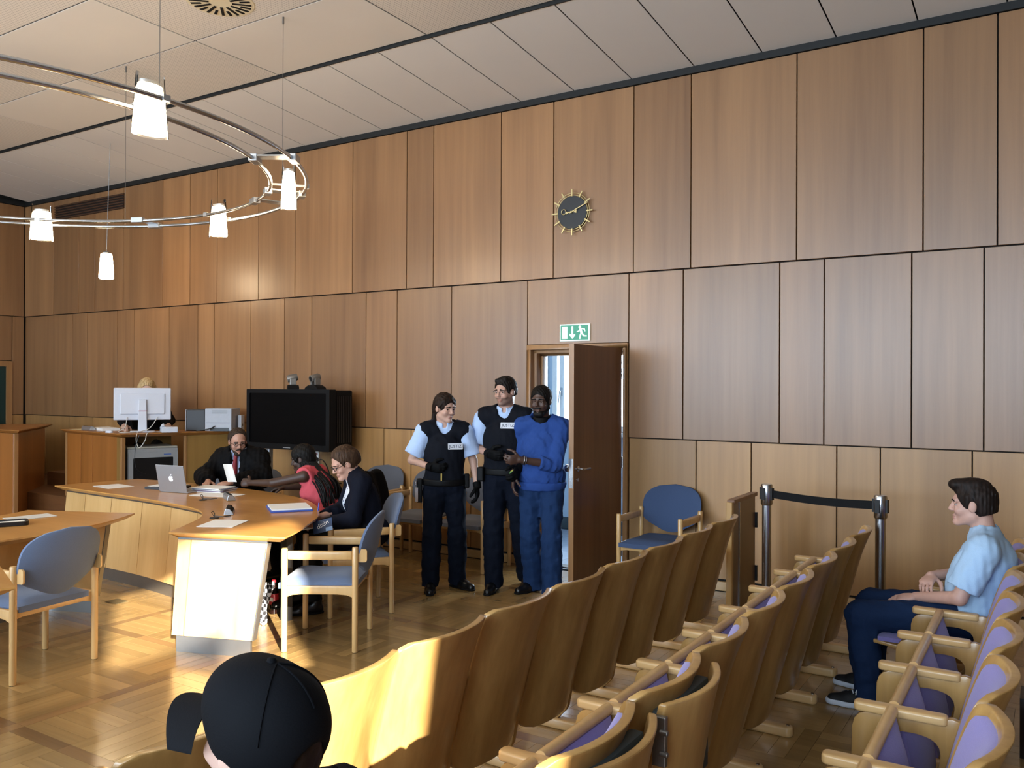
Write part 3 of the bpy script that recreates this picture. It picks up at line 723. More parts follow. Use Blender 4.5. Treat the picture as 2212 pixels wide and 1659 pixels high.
def table_top(P, z, th=0.04, under=0.05, base=(0, 0)):
    if area2(P) < 0: P = P[::-1]
    I = inset(P, under); n = len(P); m = MB()
    V = [(x-base[0], y-base[1], z) for x, y in P]+[(x-base[0], y-base[1], z-0.010) for x, y in P]+[(x-base[0], y-base[1], z-th) for x, y in I]
    F = [tuple(range(n)), tuple(range(3*n-1, 2*n-1, -1))]
    for i in range(n):
        j = (i+1) % n; F += [(i, n+i, n+j, j), (n+i, 2*n+i, 2*n+j, n+j)]
    return m.add(V, F)
def path_len(P):
    s = [0]
    for a, b in zip(P[:-1], P[1:]): s.append(s[-1]+math.dist(a, b))
    return s
def path_at(P, S, s):
    for i in range(len(S)-1):
        if s <= S[i+1]+1e-9:
            t = (s-S[i])/max(1e-9, S[i+1]-S[i]); a, b = P[i], P[i+1]
            d = Vector((b[0]-a[0], b[1]-a[1])).normalized()
            return Vector((a[0]+(b[0]-a[0])*t, a[1]+(b[1]-a[1])*t)), d
    a, b = P[-2], P[-1]; return Vector(b), Vector((b[0]-a[0], b[1]-a[1])).normalized()
def flared_panels(root, path, side, cuts, z0, z1, top_off, bot_off, mat, base, th=0.022, kick=True, strip_end=True, shear=0.0, backing=None, tap=0.0):
    """panels hung under a desk edge; path = desk edge, side = +1/-1 chooses the outward normal"""
    S = path_len(path)
    def pt(s, v, o):
        s = cuts[0]+(s-cuts[0])*(1-tap*(1-v))
        p, d = path_at(path, S, s); p = p+d*shear*(1-v); nrm = Vector((d.y, -d.x))*side
        off = top_off+(bot_off-top_off)*(1-v)
        return (p.x+nrm.x*(off+o)-base[0], p.y+nrm.y*(off+o)-base[1], z0+(z1-z0)*v)
    for a, b in zip(cuts[:-1], cuts[1:]):
        nseg = max(2, int((b-a)/0.09)); g = 0.004
        MB().shell(lambda u, v: pt(a+g+(b-a-2*g)*u, v, 0), lambda u, v: pt(a+g+(b-a-2*g)*u, v, -th), nseg, 2).obj('front_panel', mat, root, smooth=0.5)
    a, b = cuts[0], cuts[-1]; nseg = max(4, int((b-a)/0.09))
    MB().shell(lambda u, v: pt(a+(b-a)*u, v, -th-0.002), lambda u, v: pt(a+(b-a)*u, v, -th-0.02), nseg, 2).obj('panel_backing', backing or GAP, root)
    if kick:
        MB().shell(lambda u, v: (lambda p: (p[0], p[1], z0*v*0.995))(pt(a+0.02+(b-a-0.05)*u, 0, -0.03)), lambda u, v: (lambda p: (p[0], p[1], z0*v*0.995))(pt(a+0.02+(b-a-0.05)*u, 0, -0.05)), nseg, 1).obj('kick_plate', STEEL, root, smooth=0.5)
    MB().shell(lambda u, v: (lambda p: (p[0], p[1], z1+0.002+0.012*v))(pt(a+(b-a)*u, 1, -0.005)), lambda u, v: (lambda p: (p[0], p[1], z1+0.002+0.012*v))(pt(a+(b-a)*u, 1, -0.02)), nseg, 1).obj('shadow_rail', STEEL, root)
    if strip_end:
        MB().shell(lambda u, v: pt(b+0.001+0.008*u, v, 0.004), lambda u, v: pt(b+0.001+0.008*u, v, -th-0.022), 1, 6).obj('edge_strip', STEEL, root)
ZD = 0.775
def nearer(P, k=(1.7253-0.775)/(1.7253-0.745)): return [(x*k, -7.1+(y+7.1)*k) for x, y in P]
FE = catmull(nearer([(-8.20,-2.42),(-7.42,-2.47),(-6.72,-2.51),(-6.03,-2.61),(-5.72,-2.69),(-5.50,-2.81),(-5.31,-2.98),(-5.13,-3.24),(-4.98,-3.48)]), 6)
BE = catmull(nearer([(-4.18,-3.20),(-4.31,-2.95),(-4.48,-2.68),(-4.62,-2.47),(-4.79,-2.28),(-4.98,-2.10),(-5.34,-1.85),(-5.70,-1.70),(-6.3,-1.58),(-7.1,-1.53),(-8.08,-1.60)]), 5)
DB = (-6.2, -2.3)
cd = thing('curved_desk', 'long curved light-wood desk with flared front panels and steel kick plate', 'desk', (DB[0], DB[1], 0))
table_top(FE+BE, ZD, base=DB).obj('desk_top', TABLEW, cd, smooth=0.4)
S = path_len(FE); Ltot = S[-1]
cuts = [0.12, 0.52, 1.03, 1.58, 2.12, 2.62, 3.02, 3.35, 3.62]
cuts = [c*(Ltot-0.34)/3.62 for c in cuts]
flared_panels(cd, FE, 1, cuts, 0.115, 0.72, -0.06, -0.005, PANELW, DB, strip_end=False)
flared_panels(cd, nearer([(-4.98,-3.48), (-4.18,-3.20)]), 1, [0.03, 0.13, 0.67], 0.115, 0.72, -0.05, 0.015, PANELW, DB, tap=0.10)
MB().box(-0.03, 0.03, -0.03, 0.03, 0, 0.735).obj('desk_leg', STEEL, cd, (-4.75-DB[0], -2.65-DB[1], 0))
MB().box(-0.03, 0.03, -0.03, 0.03, 0, 0.735).obj('desk_leg', STEEL, cd, (-7.65-DB[0], -1.9-DB[1], 0))
MB().box(-0.3, 0.3, -0.01, 0.01, 0.15, 0.735).obj('modesty_panel', BLACKM, cd, (-5.05-DB[0], -2.68-DB[1], 0), (0, 0, R2(-52)))

# left foreground desk (seen from its sitting side)
LB = (-6.1, -4.2)
ld = thing('left_desk', 'light-wood desk with a pointed corner at the left, blue-grey chair behind it', 'desk', (LB[0], LB[1], 0))
LR = catmull(nearer([(-5.93,-3.09),(-5.67,-3.58),(-5.57,-4.27),(-5.62,-4.9),(-5.85,-5.5)]), 6)
LF = catmull(nearer([(-6.85,-5.75),(-6.60,-5.0),(-6.55,-4.3),(-6.65,-3.72),(-6.77,-3.45)]), 6)
table_top(LR+LF, ZD, base=LB).obj('desk_top', TABLEW, ld, smooth=0.4)
flared_panels(ld, LF, -1, [0.05, 0.6, 1.15, 1.7, 2.2], 0.115, 0.72, -0.06, 0.02, PANELW, LB, backing=PANELW)
flared_panels(ld, nearer([(-6.77,-3.45), (-5.93,-3.09)]), -1, [0.06, 0.4, 0.77], 0.115, 0.72, -0.13, 0.12, PANELW, LB, backing=PANELW, tap=0.36)
# corner of a third desk at the left edge of the view
tb = thing('side_table', 'corner of a light-wood table at the left edge beside the armchair', 'table', (-4.7, -5.2, 0))
table_top(nearer([(-4.24,-4.87),(-4.82,-4.65),(-5.15,-5.45),(-4.57,-5.68)]), ZD, base=(-4.7, -5.2)).obj('table_top', TABLEW, tb, smooth=0.4)
MB().prism([(-0.03,-0.25),(0.03,-0.25),(-0.12,0.25),(-0.18,0.25)], 0, 0.735, f=lambda a, b, h: (a+0.06, b-0.02, h)).obj('pedestal', PANELW, tb)

# ------------------------------------------------------------------ platform, judge's bench, clerk's desk
pf = MB().prism([(-13.25,-1.35),(-11.1,-1.35),(-10.4,-1.33),(-8.75,-1.36),(-8.35,-0.15),(-8.35,-0.01),(-13.25,-0.01)], 0.0, 0.40)
structure(pf.obj('floor_platform', wood('platform wood', '#4f3018', '#6d4626', 'x', rough=0.5)), 'raised wooden platform behind the judge and clerk desks', 'floor')
structure(MB().box(-11.3, -10.05, -0.75, -0.02, 0.401, 0.57).obj('floor_step', bpy.data.materials['platform wood']), 'dark wooden step between the judge bench and the clerk desk', 'step')
jb = thing('judge_bench', 'high brown wooden bench at the far left edge of the room', 'desk', (-11.8, -1.4, 0))
JB = (-11.8, -1.4)
table_top([(-13.2,-1.75),(-10.12,-1.75),(-11.45,-0.60),(-12.0,-1.05),(-13.2,-1.05)], 1.195, base=JB).obj('bench_top', DESKT, jb, smooth=0.4)
for a, b in ((-13.15,-12.5),(-12.5,-11.8),(-11.8,-11.15),(-11.15,-10.31)):
    MB().box(a+0.003-JB[0], b-0.003-JB[0], -1.70-JB[1], -1.68-JB[1], 0.0, 1.15).obj('front_panel', DESKW, jb)
MB().shell(lambda u, v: (-10.28-JB[0]-1.05*u, -1.70-JB[1]+0.93*u, 1.15*v), lambda u, v: (-10.30-JB[0]-1.05*u, -1.72-JB[1]+0.93*u, 1.15*v), 2, 2).obj('side_panel', DESKW, jb)
MB().box(-10.31-JB[0], -10.27-JB[0], -1.715-JB[1], -1.675-JB[1], 0, 1.15).obj('corner_post', FRAMEW, jb)

CB = (-9.1, -0.9)
ck2 = thing('clerk_desk', 'high brown clerk desk with an open equipment bay at its corner', 'desk', (CB[0], CB[1], 0))
A0, A1, A2 = Vector((-10.03,-1.31)), Vector((-8.57,-1.49)), Vector((-8.06,-0.10))
table_top([tuple(A0), tuple(A1), tuple(A2), (-8.62,-0.10), (-8.97,-0.88), (-9.97,-0.75)], 1.195, base=CB).obj('desk_top', DESKT, ck2, smooth=0.4)
def slab(name, p, q, z0, z1, th, mat, root, base, inn=0.0):
    p, q = Vector(p), Vector(q); d = (q-p).normalized(); n = Vector((-d.y, d.x))
    P = [p+n*inn, q+n*inn, q+n*(inn+th), p+n*(inn+th)]
    return MB().prism([(v.x-base[0], v.y-base[1]) for v in P], z0, z1).obj(name, mat, root, bevel=0.002)
dA = (A1-A0).normalized(); LA_ = (A1-A0).length
for a, b in ((0.07, 0.43), (0.43, 0.72), (0.72, LA_-0.05)):
    slab('front_panel', A0+dA*(a+0.004), A0+dA*(b-0.004), 0.0, 1.152, 0.02, DESKW, ck2, CB, 0.05)
slab('corner_post', A0+dA*0.03, A0+dA*0.066, 0.0, 1.152, 0.04, FRAMEW, ck2, CB, 0.045)
slab('corner_post', A1-dA*0.05, A1-dA*0.015, 0.0, 1.152, 0.04, FRAMEW, ck2, CB, 0.03)
dB = (A2-A1).normalized(); LB_ = (A2-A1).length
slab('side_panel', A1+dB*0.72, A1+dB*(LB_-0.02), 0.0, 1.152, 0.02, BAYW, ck2, CB, 0.05)
slab('bay_post', A1+dB*0.70, A1+dB*0.725, 0.0, 1.152, 0.05, FRAMEW, ck2, CB, 0.04)
nB = Vector((-dB.y, dB.x))
slab('bay_wall', A1+dB*0.03+nB*0.05, A1+dB*0.03+nB*0.62, 0.0, 1.152, 0.02, BAYW, ck2, CB, 0)
slab('bay_back', A1+dB*0.03+nB*0.62, A1+dB*0.72+nB*0.62, 0.0, 1.152, 0.02, BAYW, ck2, CB, 0)
slab('bay_shelf', A1+dB*0.05, A1+dB*0.70, 0.415, 0.435, 0.55, BAYW, ck2, CB, 0.06)

# ------------------------------------------------------------------ low partition with gate, belt stanchions
pt = thing('low_partition', 'low dark wooden partition with chrome trim beside the front row', 'partition', (-1.98, -0.62, 0))
MB().box(-0.022, 0.022, -0.33, -0.29, 0.0, 0.885).obj('end_post', BEECH, pt, bevel=0.003)
MB().box(-0.028, 0.028, -0.29, 0.30, 0.87, 0.90).obj('top_rail', DOORW, pt, bevel=0.003)
DKW = wood('partition veneer', '#5a4020', '#775832', 'z', rough=0.35, coat=0.2)
MB().box(-0.012, 0.012, -0.275, -0.135, 0.03, 0.865).obj('gate_panel', DKW, pt)
MB().box(-0.012, 0.012, -0.115, 0.285, 0.03, 0.865).obj('gate_panel', DKW, pt)
for y in (-0.285, -0.125): MB().box(-0.018, 0.018, y-0.007, y+0.007, 0.03, 0.865).obj('chrome_strip', CHROME, pt)
for z in (0.2, 0.62): MB().box(0.0, 0.03, 0.28, 0.30, z, z+0.12).obj('hinge', BLACK, pt)
def stanchion(label, loc, rz):
    t = thing('belt_stanchion', label, 'stanchion', loc, rz, 'chrome belt stanchions')
    MB().lathe([(0, 0), (0.165, 0), (0.17, 0.012), (0.165, 0.022), (0.05, 0.034), (0.04, 0.045), (0, 0.045)], 36).obj('base', plain('stanchion base', '#a8a5a2', 0.35, metal=0.6), t, smooth=0.7)
    MB().lathe([(0.032, 0.04), (0.032, 0.90)], 24).obj('pole', CHROME, t, smooth=0.7)
    hd = MB().lathe([(0.034, 0.89), (0.041, 0.90), (0.041, 1.03), (0.036, 1.04), (0, 1.04)], 24).obj('belt_head', CHROME, t, smooth=0.7)
    for k in range(4):
        MB().box(0.036, 0.05, -0.014, 0.014, 0.93, 1.015, M=Matrix.Rotation(PI/2*k, 4, 'Z')).obj('belt_slot', BLACK, hd)
    return t
s1, s2 = Vector((-1.70, -0.97, 0)), Vector((-0.91, -1.20, 0))
ab = math.atan2(s2.y-s1.y, s2.x-s1.x)
st = stanchion('chrome belt stanchion next to the low partition', s1, ab)
stanchion('chrome belt stanchion in front of the seated young man', s2, ab)
LB2 = (s2-s1).length
MB().shell(lambda u, v: (0.045+(LB2-0.09)*u, -0.001, 0.945+0.055*v-0.012*math.sin(PI*u)), lambda u, v: (0.045+(LB2-0.09)*u, 0.001, 0.945+0.055*v-0.012*math.sin(PI*u)), 14, 1).obj('belt', BLACKM, st)
# ------------------------------------------------------------------ small things
def sheet_of(name, label, cat, P, z, th, mat, group=None):
    c = (sum(p[0] for p in P)/len(P), sum(p[1] for p in P)/len(P))
    o = MB().prism([(p[0]-c[0], p[1]-c[1]) for p in P], 0, th).obj(name, mat, None, (c[0], c[1], z))
    return tag(o, label, cat, group)
def a4(name, label, cat, c, rz, z, th=0.002, mat=PAPER, w=0.21, h=0.297, group=None):
    o = MB().box(-w/2, w/2, -h/2, h/2, 0, th).obj(name, mat, None, (c[0], c[1], z), (0, 0, rz))
    return tag(o, label, cat, group)
ZT = 0.746
BP = plain('blotter grey', '#c9c9c4', 0.6)
a4('paper_sheet', 'loose sheet lying near the left tip of the curved desk', 'paper', (-7.66, -2.15), R2(-8), ZT, w=0.32, h=0.24, group='sheets on the desks')
a4('paper_sheet', 'sunlit sheet on the near end of the curved desk', 'paper', (-4.96, -3.05), R2(28), ZT, w=0.25, h=0.30, group='sheets on the desks')
a4('paper_sheet', 'pale sheet on the left foreground desk', 'paper', (-6.38, -3.64), R2(-8), ZT, w=0.18, h=0.30, mat=BP, group='sheets on the desks')
a4('paper_sheet', 'open sheets spread in front of the man in the robe', 'paper', (-6.30, -2.02), R2(15), ZT, w=0.42, h=0.22, group='sheets on the desks')
a4('paper_sheet', 'white sheet lying behind the laptop at its left', 'paper', (-7.12, -1.93), R2(20), ZT+0.022, w=0.30, h=0.20, group='sheets on the desks')
a4('document_folder', 'flat dark folder under a sheet behind the laptop', 'folder', (-7.10, -1.95), R2(14), ZT, 0.02, plain('dark folder', '#2b2e33', 0.5), 0.32, 0.24)
fs = thing('file_stack', 'thick stack of case papers under the lawyer hands', 'papers', (-6.55, -1.86, ZT), R2(12))
for k in range(5): MB().box(-0.16, 0.16, -0.115, 0.115, 0.008*k, 0.008*k+0.0065).obj('file', [PAPER, plain('mauve file', '#7c6a86', 0.6), PAPER, plain('blue file', '#55617e', 0.6), PAPER][k], fs, (rnd.uniform(-0.02, 0.02), rnd.uniform(-0.02, 0.02), 0), (0, 0, rnd.uniform(-0.12, 0.12)))
fo = thing('blue_folder', 'white papers in an open blue folder on the desk beside the writing woman', 'folder', (-5.12, -2.28, ZT), R2(-36))
MB().box(-0.175, 0.175, -0.155, 0.155, 0, 0.012).obj('folder_cover', plain('folder blue', '#3a55a8', 0.4), fo, bevel=0.002)
MB().box(-0.16, 0.16, -0.145, 0.15, 0.0125, 0.022).obj('paper_block', PAPER, fo)
MB().box(-0.185, -0.155, 0.12, 0.145, 0.01, 0.012).obj('sticky_tab', plain('yellow tab', '#cfc04a', 0.6), fo)
MB().box(-0.19, -0.160, 0.085, 0.11, 0.01, 0.012).obj('sticky_tab', plain('orange tab', '#d06a3a', 0.6), fo)
# laptop, lid back towards the camera
lp = thing('laptop', 'open silver laptop with a white fruit logo on its lid', 'laptop', (-6.77, -2.13, ZT), math.atan2(0.05, 0.32))
LAPM = plain('laptop aluminium', '#a9abb0', 0.35, vary=0.02, metal=0.6)
MB().box(-0.16, 0.16, 0.0, 0.22, 0, 0.014).obj('keyboard_base', LAPM, lp, bevel=0.004)
lid = MB().box(-0.16, 0.16, -0.008, 0.0, 0.0, 0.245).obj('lid', LAPM, lp, (0, 0.0, 0.008), (R2(12), 0, 0), bevel=0.003)
ap = [(0.0,0.020),(0.010,0.024),(0.020,0.021),(0.026,0.013),(0.021,0.008),(0.0185,0.0),(0.021,-0.007),(0.027,-0.012),(0.022,-0.023),(0.013,-0.031),(0.006,-0.031),(0.0,-0.029),(-0.006,-0.031),(-0.013,-0.031),(-0.022,-0.022),(-0.027,-0.008),(-0.026,0.008),(-0.020,0.020),(-0.010,0.024)]
lg = MB().prism([(a*0.85, b*0.85) for a, b in ap], -0.0096, -0.0082, f=lambda a, b, h: (a, h, b+0.125))
lg.prism([(0.001,0.025),(0.002,0.034),(0.011,0.040),(0.010,0.031)], -0.0096, -0.0082, f=lambda a, b, h: (a, h, b+0.125))
lg.obj('lid_logo', emit('logo white', '#f4f6f8', 0.6), lid)
# desk microphones
def desk_mic(label, c, rz, z=ZT):
    t = thing('desk_microphone', label, 'microphone', (c[0], c[1], z), rz, 'wedge-shaped desk microphones')
    MB().prism([(-0.035, 0), (0.035, 0), (0.03, 0.018), (0.008, 0.045), (-0.02, 0.05), (-0.03, 0.03)], -0.11, 0.11, f=lambda a, b, h: (h, a, b)).obj('mic_body', ALU, t, bevel=0.003)
    MB().prism([(0.026, 0.021), (0.008, 0.0465), (-0.018, 0.0515), (-0.018, 0.0525), (0.009, 0.048), (0.028, 0.022)], -0.10, 0.10, f=lambda a, b, h: (h, a, b)).obj('mic_grille', BLACKM, t)
    return t
desk_mic('wedge-shaped grey desk microphone nearest the lawyer', (-5.98, -2.16), R2(-30))
desk_mic('wedge-shaped desk microphone standing end-on near the sunlit sheet', (-5.32, -2.70), R2(-43))
desk_mic('dark flat microphone bar on the clerk desk at its left end', (-9.55, -1.25), R2(-6), 1.196)
for c, lab in (((-6.12, -2.32), 'black cable grommet with a looped lead beside the sheets'), ((-5.22, -2.92), 'black cable grommet with a looped lead next to the sunlit sheet')):
    t = thing('cable_grommet', lab, 'cable', (c[0], c[1], ZT), 0, 'cable grommets in the curved desk')
    MB().lathe([(0, 0), (0.035, 0), (0.032, 0.005), (0, 0.006)], 20).obj('grommet_disc', BLACK, t, smooth=0.6)
    MB().tube([(0.0, 0, 0.004), (-0.01, 0.01, 0.03), (-0.04, 0.02, 0.045), (-0.07, 0.03, 0.03), (-0.06, 0.04, 0.006), (0.02, 0.06, 0.004), (0.03, 0.12, 0.004)], 0.003, 6).obj('lead', BLACK, t)
# binder / phone on the left desk
tb2 = thing('document_tray', 'black-edged document tray at the left edge of the left desk', 'tray', (-6.15, -3.93, ZT), R2(-25))
MB().frame(rect(0.16, 0.26, 0.03, 4), rect(0.12, 0.22, 0.02, 4), 0, 0.028).obj('tray_rim', BLACK, tb2, bevel=0.003)
MB().box(-0.065, 0.065, -0.115, 0.115, 0.004, 0.018).obj('tray_paper', PAPER, tb2)

# ------------------------------------------------------------------ clerk desk equipment (top at 1.196)
ZC = 1.196
mo = thing('computer_monitor', 'white computer monitor seen from behind on the clerk desk', 'monitor', (-8.74, -1.10, ZC), R2(-34.7+90))
WPL = plain('monitor white', '#c9cfdc', 0.4, vary=0.02)
MB().box(-0.30, 0.30, -0.02, 0.018, 0.135, 0.50).obj('monitor_case', WPL, mo, bevel=0.01)
MB().box(-0.235, 0.235, -0.035, -0.018, 0.20, 0.435).obj('back_cover', WPL, mo, bevel=0.012)
MB().box(-0.29, 0.29, 0.0181, 0.0185, 0.145, 0.49).obj('screen', BLACK, mo)
MB().prism([(-0.048, 0), (0.048, 0), (0.04, 0.37), (-0.04, 0.37)], -0.065, -0.035, f=lambda a, b, h: (a, h, b)).obj('stand_column', WPL, mo, bevel=0.006)
MB().prism(rect(0.26, 0.2, 0.04, 4, 0, -0.02), 0, 0.012).obj('stand_base', WPL, mo, bevel=0.003)
MB().box(-0.046, 0.046, -0.0665, -0.0648, 0.235, 0.241).obj('red_line', plain('red mark', '#b03040', 0.5), mo)
WCAB = plain('cable white', '#c9c7c0', 0.5)
def cable(label, pts, r, mat, name='cable'):
    c = pts[0]; P = catmull3([Vector(p)-Vector(c) for p in pts])
    return tag(MB().tube(P, r, 6).obj(name, mat, None, c, smooth=1), label, 'cable')
def catmull3(P, n=6):
    out = []; m = len(P)
    for i in range(m-1):
        p0, p1, p2, p3 = P[max(0, i-1)], P[i], P[i+1], P[min(m-1, i+2)]
        for k in range(n):
            t = k/n; out.append(0.5*((2*p1)+(p2-p0)*t+(2*p0-5*p1+4*p2-p3)*t*t+(3*p1-p0-3*p2+p3)*t**3))
    out.append(P[-1]); return out
dv = Vector((0.82, -0.57, 0)); rv = Vector((0.57, 0.82, 0))
mb0 = Vector((-8.74, -1.10, ZC))
cable('white cable hanging from the right of the monitor over the desk edge', [mb0+dv*0.03+rv*0.16+Vector((0,0,0.17)), mb0+dv*0.10+rv*0.08+Vector((0,0,0.05)), mb0+dv*0.18-rv*0.02+Vector((0,0,0.01)), mb0+dv*0.30-rv*0.05+Vector((0,0,0.005)), mb0+dv*0.33-rv*0.06+Vector((0,0,-0.08)), mb0+dv*0.33-rv*0.03+Vector((0,0,-0.16)), mb0+dv*0.33+rv*0.03+Vector((0,0,-0.08)), mb0+dv*0.31+rv*0.06+Vector((0,0,0.004)), mb0+dv*0.14+rv*0.20+Vector((0,0,0.006))], 0.0045, WCAB)
cable('white cable looping down from the left of the monitor to the mouse', [mb0+dv*0.03-rv*0.16+Vector((0,0,0.17)), mb0+dv*0.08-rv*0.18+Vector((0,0,0.06)), mb0+dv*0.14-rv*0.24+Vector((0,0,0.008)), mb0+dv*0.16-rv*0.10+Vector((0,0,0.006)), mb0+dv*0.12+rv*0.0+Vector((0,0,0.006))], 0.0045, WCAB)
cable('thin black cable hanging into the equipment bay', [mb0+dv*0.335-rv*0.03+Vector((0,0,-0.02)), mb0+dv*0.335-rv*0.07+Vector((0,0,-0.18)), mb0+dv*0.33-rv*0.06+Vector((0,0,-0.38)), mb0+dv*0.30+rv*0.04+Vector((0,0,-0.46))], 0.004, BLACK)
ms = tag(MB().lathe([(0.0, 0.0), (0.033, 0.0), (0.034, 0.012), (0.026, 0.026), (0.0, 0.033)], 16, M=Matrix.Diagonal((1.5, 1, 1, 1))).obj('computer_mouse', WPL, None, tuple(mb0+dv*0.10-rv*0.34), smooth=0.9), 'white computer mouse on the clerk desk left of the monitor', 'mouse')
a4('paper_stack', 'stack of papers and envelopes on the clerk desk left of the monitor', 'papers', (-9.42, -1.12), R2(-15), ZC, 0.03, PAPER, 0.42, 0.2)
a4('paper_sheet', 'yellowish flat sheet at the left end of the clerk desk', 'paper', (-9.80, -1.12), R2(5), ZC, mat=plain('yellow paper', '#cdbf95', 0.7), group='sheets on the desks')
ph = thing('desk_telephone', 'white desk telephone between the monitor and the printer', 'telephone', (-8.43, -0.98, ZC), R2(60))
MB().prism([(-0.10, 0), (0.10, 0), (0.10, 0.03), (-0.06, 0.065), (-0.10, 0.06)], -0.085, 0.085, f=lambda a, b, h: (h, a, b)).obj('phone_body', WPL, ph, bevel=0.006)
MB().tube([(-0.065, -0.09, 0.06), (-0.065, -0.06, 0.085), (-0.065, 0.05, 0.07), (-0.065, 0.085, 0.045)], [0.022, 0.016, 0.016, 0.022], 12).obj('handset', WPL, ph, smooth=0.9)
pr = thing('laser_printer', 'grey laser printer with a dark side on the clerk desk', 'printer', (-8.36, -0.46, ZC), R2(32))
MB().box(-0.02, 0.29, -0.15, 0.17, 0.0, 0.265).obj('printer_body', plain('printer grey', '#a7abb5', 0.45), pr, bevel=0.008)
MB().box(-0.25, -0.025, -0.12, 0.17, 0.0, 0.25).obj('paper_cassette', plain('printer dark', '#2c2e33', 0.5), pr, bevel=0.012)
MB().box(-0.258, -0.25, -0.12, 0.17, 0.0, 0.25).obj('side_trim', plain('printer grey2', '#b2b5bb', 0.45), pr, bevel=0.003)
MB().box(0.0, 0.27, -0.152, -0.149, 0.095, 0.10).box(0.04, 0.26, -0.153, -0.149, 0.0, 0.04).obj('rear_slots', BLACK, pr)
for k in range(6): MB().box(0.06, 0.24, -0.152, -0.149, 0.205+k*0.007, 0.208+k*0.007).obj('vent_slat', GREYP, pr)
cable('black power lead plugged into the back of the printer', [Vector((-8.36,-0.46,ZC))+Vector((0.847*0.1+0.532*0.155, 0.532*0.1-0.847*0.155, 0.06)), Vector((-8.36,-0.46,ZC))+Vector((0.847*0.05+0.532*0.2, 0.532*0.05-0.847*0.2, 0.03)), Vector((-8.36,-0.46,ZC))+Vector((-0.847*0.1+0.532*0.2, -0.532*0.1-0.847*0.2, 0.005))], 0.006, BLACK)
rt_ = thing('network_box', 'slim white upright box at the right end of the clerk desk', 'device', (-8.12, -0.22, ZC), R2(32))
MB().box(-0.02, 0.02, -0.06, 0.06, 0, 0.18).obj('box_body', WPL, rt_, bevel=0.004)
MB().box(0.02, 0.024, -0.02, 0.0, 0.05, 0.08).obj('box_port', BLACK, rt_)
cr = thing('equipment_cabinet', 'grey equipment cabinet with a dark glass front in the desk bay', 'cabinet', tuple(list(A1+dB*0.37+nB*0.30)+[0.436]), math.atan2(dB.y, dB.x))
CGR = plain('cabinet grey', '#8d9093', 0.5)
MB().box(-0.27, 0.27, -0.22, 0.25, 0.0, 0.58).obj('cabinet_body', CGR, cr, bevel=0.008)
MB().frame(rect(0.53, 0.52, 0.01, 2, 0, 0.28), rect(0.43, 0.42, 0.01, 2, 0, 0.27), -0.235, -0.22, f=lambda a, b, h: (a, h, b)).obj('cabinet_bezel', CGR, cr)
MB().box(-0.215, 0.215, -0.228, -0.222, 0.06, 0.48).obj('glass_front', BLACK, cr)
MB().box(0.11, 0.19, -0.2365, -0.235, 0.505, 0.518).obj('name_plate', plain('plate blue', '#4a64a0', 0.4), cr)
MB().box(-0.27, 0.27, -0.20, 0.25, 0.581, 0.60).obj('cabinet_lid', plain('lid pale', '#a8a79c', 0.5), cr, bevel=0.006)

# ------------------------------------------------------------------ television on a stand, video cameras
tv = thing('television', 'large black flat television on a silver stand', 'television', (-6.995, -0.55, 0))
MB().box(-0.635, 0.635, 0.0, 0.09, 1.035, 1.69).obj('tv_case', BLACKM, tv, bevel=0.01)
MB().frame(rect(1.27, 0.655, 0.01, 2, 0, 1.3625), rect(1.17, 0.55, 0.008, 2, 0, 1.372), -0.012, 0.002, f=lambda a, b, h: (a, h, b)).obj('bezel', plain('tv bezel', '#0a0b0d', 0.4, spec=0.2), tv)
MB().box(-0.586, 0.586, -0.003, 0.0, 1.096, 1.648).obj('screen', plain('tv screen', '#030304', 0.35, spec=0.08), tv)
MB().box(-0.05, 0.06, -0.0128, -0.012, 1.052, 1.060).obj('logo_plate', plain('logo grey', '#9a9ca0', 0.4), tv)
MB().box(-0.60, 0.62, 0.092, 0.36, 1.06, 1.68).obj('rear_housing', BLACKM, tv, bevel=0.02)
for k in range(8): MB().box(0.6205, 0.624, 0.12+k*0.028, 0.132+k*0.028, 1.12, 1.62).obj('vent_rib', BLACK, tv)
for x in (-0.42, 0.33):
    MB().box(x-0.03, x+0.03, 0.10, 0.16, 0.02, 1.2).obj('stand_post', ALU, tv, bevel=0.006)
    MB().box(x-0.03, x+0.03, -0.16, 0.40, 0.0, 0.03).obj('stand_foot', ALU, tv, bevel=0.006)
MB().box(-0.5, 0.48, -0.08, 0.34, 0.66, 0.675).obj('glass_shelf', BLACK, tv)
def ptz(label, x, ang):
    t = thing('video_camera', label, 'camera', (-6.995+x, -0.44, 1.69), ang, 'conference cameras on the television')
    MB().prism([(-0.13, 0), (0.13, 0), (0.10, 0.028), (0.05, 0.045), (-0.05, 0.045), (-0.10, 0.028)], -0.06, 0.06, f=lambda a, b, h: (a, h, b)).obj('camera_base', BLACKM, t, bevel=0.006)
    cg = plain('camera silver', '#77746f', 0.35, metal=0.4)
    MB().box(-0.05, -0.03, -0.035, 0.035, 0.045, 0.12).box(0.03, 0.05, -0.035, 0.035, 0.045, 0.12).obj('camera_yoke', cg, t, bevel=0.008)
    h = MB().lathe([(0.0, 0.05), (0.034, 0.05), (0.042, 0.03), (0.042, -0.05), (0.036, -0.062), (0.03, -0.064), (0.028, -0.055), (0, -0.055)], 20, (0, 0, 0.125), ax='y', M=Matrix.Rotation(0.25, 4, 'X')).obj('camera_head', cg, t, smooth=0.6)
    MB().lathe([(0.0, -0.058), (0.026, -0.058), (0.026, -0.05)], 18, (0, 0, 0.125), ax='y', M=Matrix.Rotation(0.25, 4, 'X')).obj('lens', BLACK, h)
    return t
ptz('silver conference camera on the television, left of the two, aimed left', -0.03, R2(-40))
ptz('silver conference camera on the television, right of the two', 0.31, R2(-12))
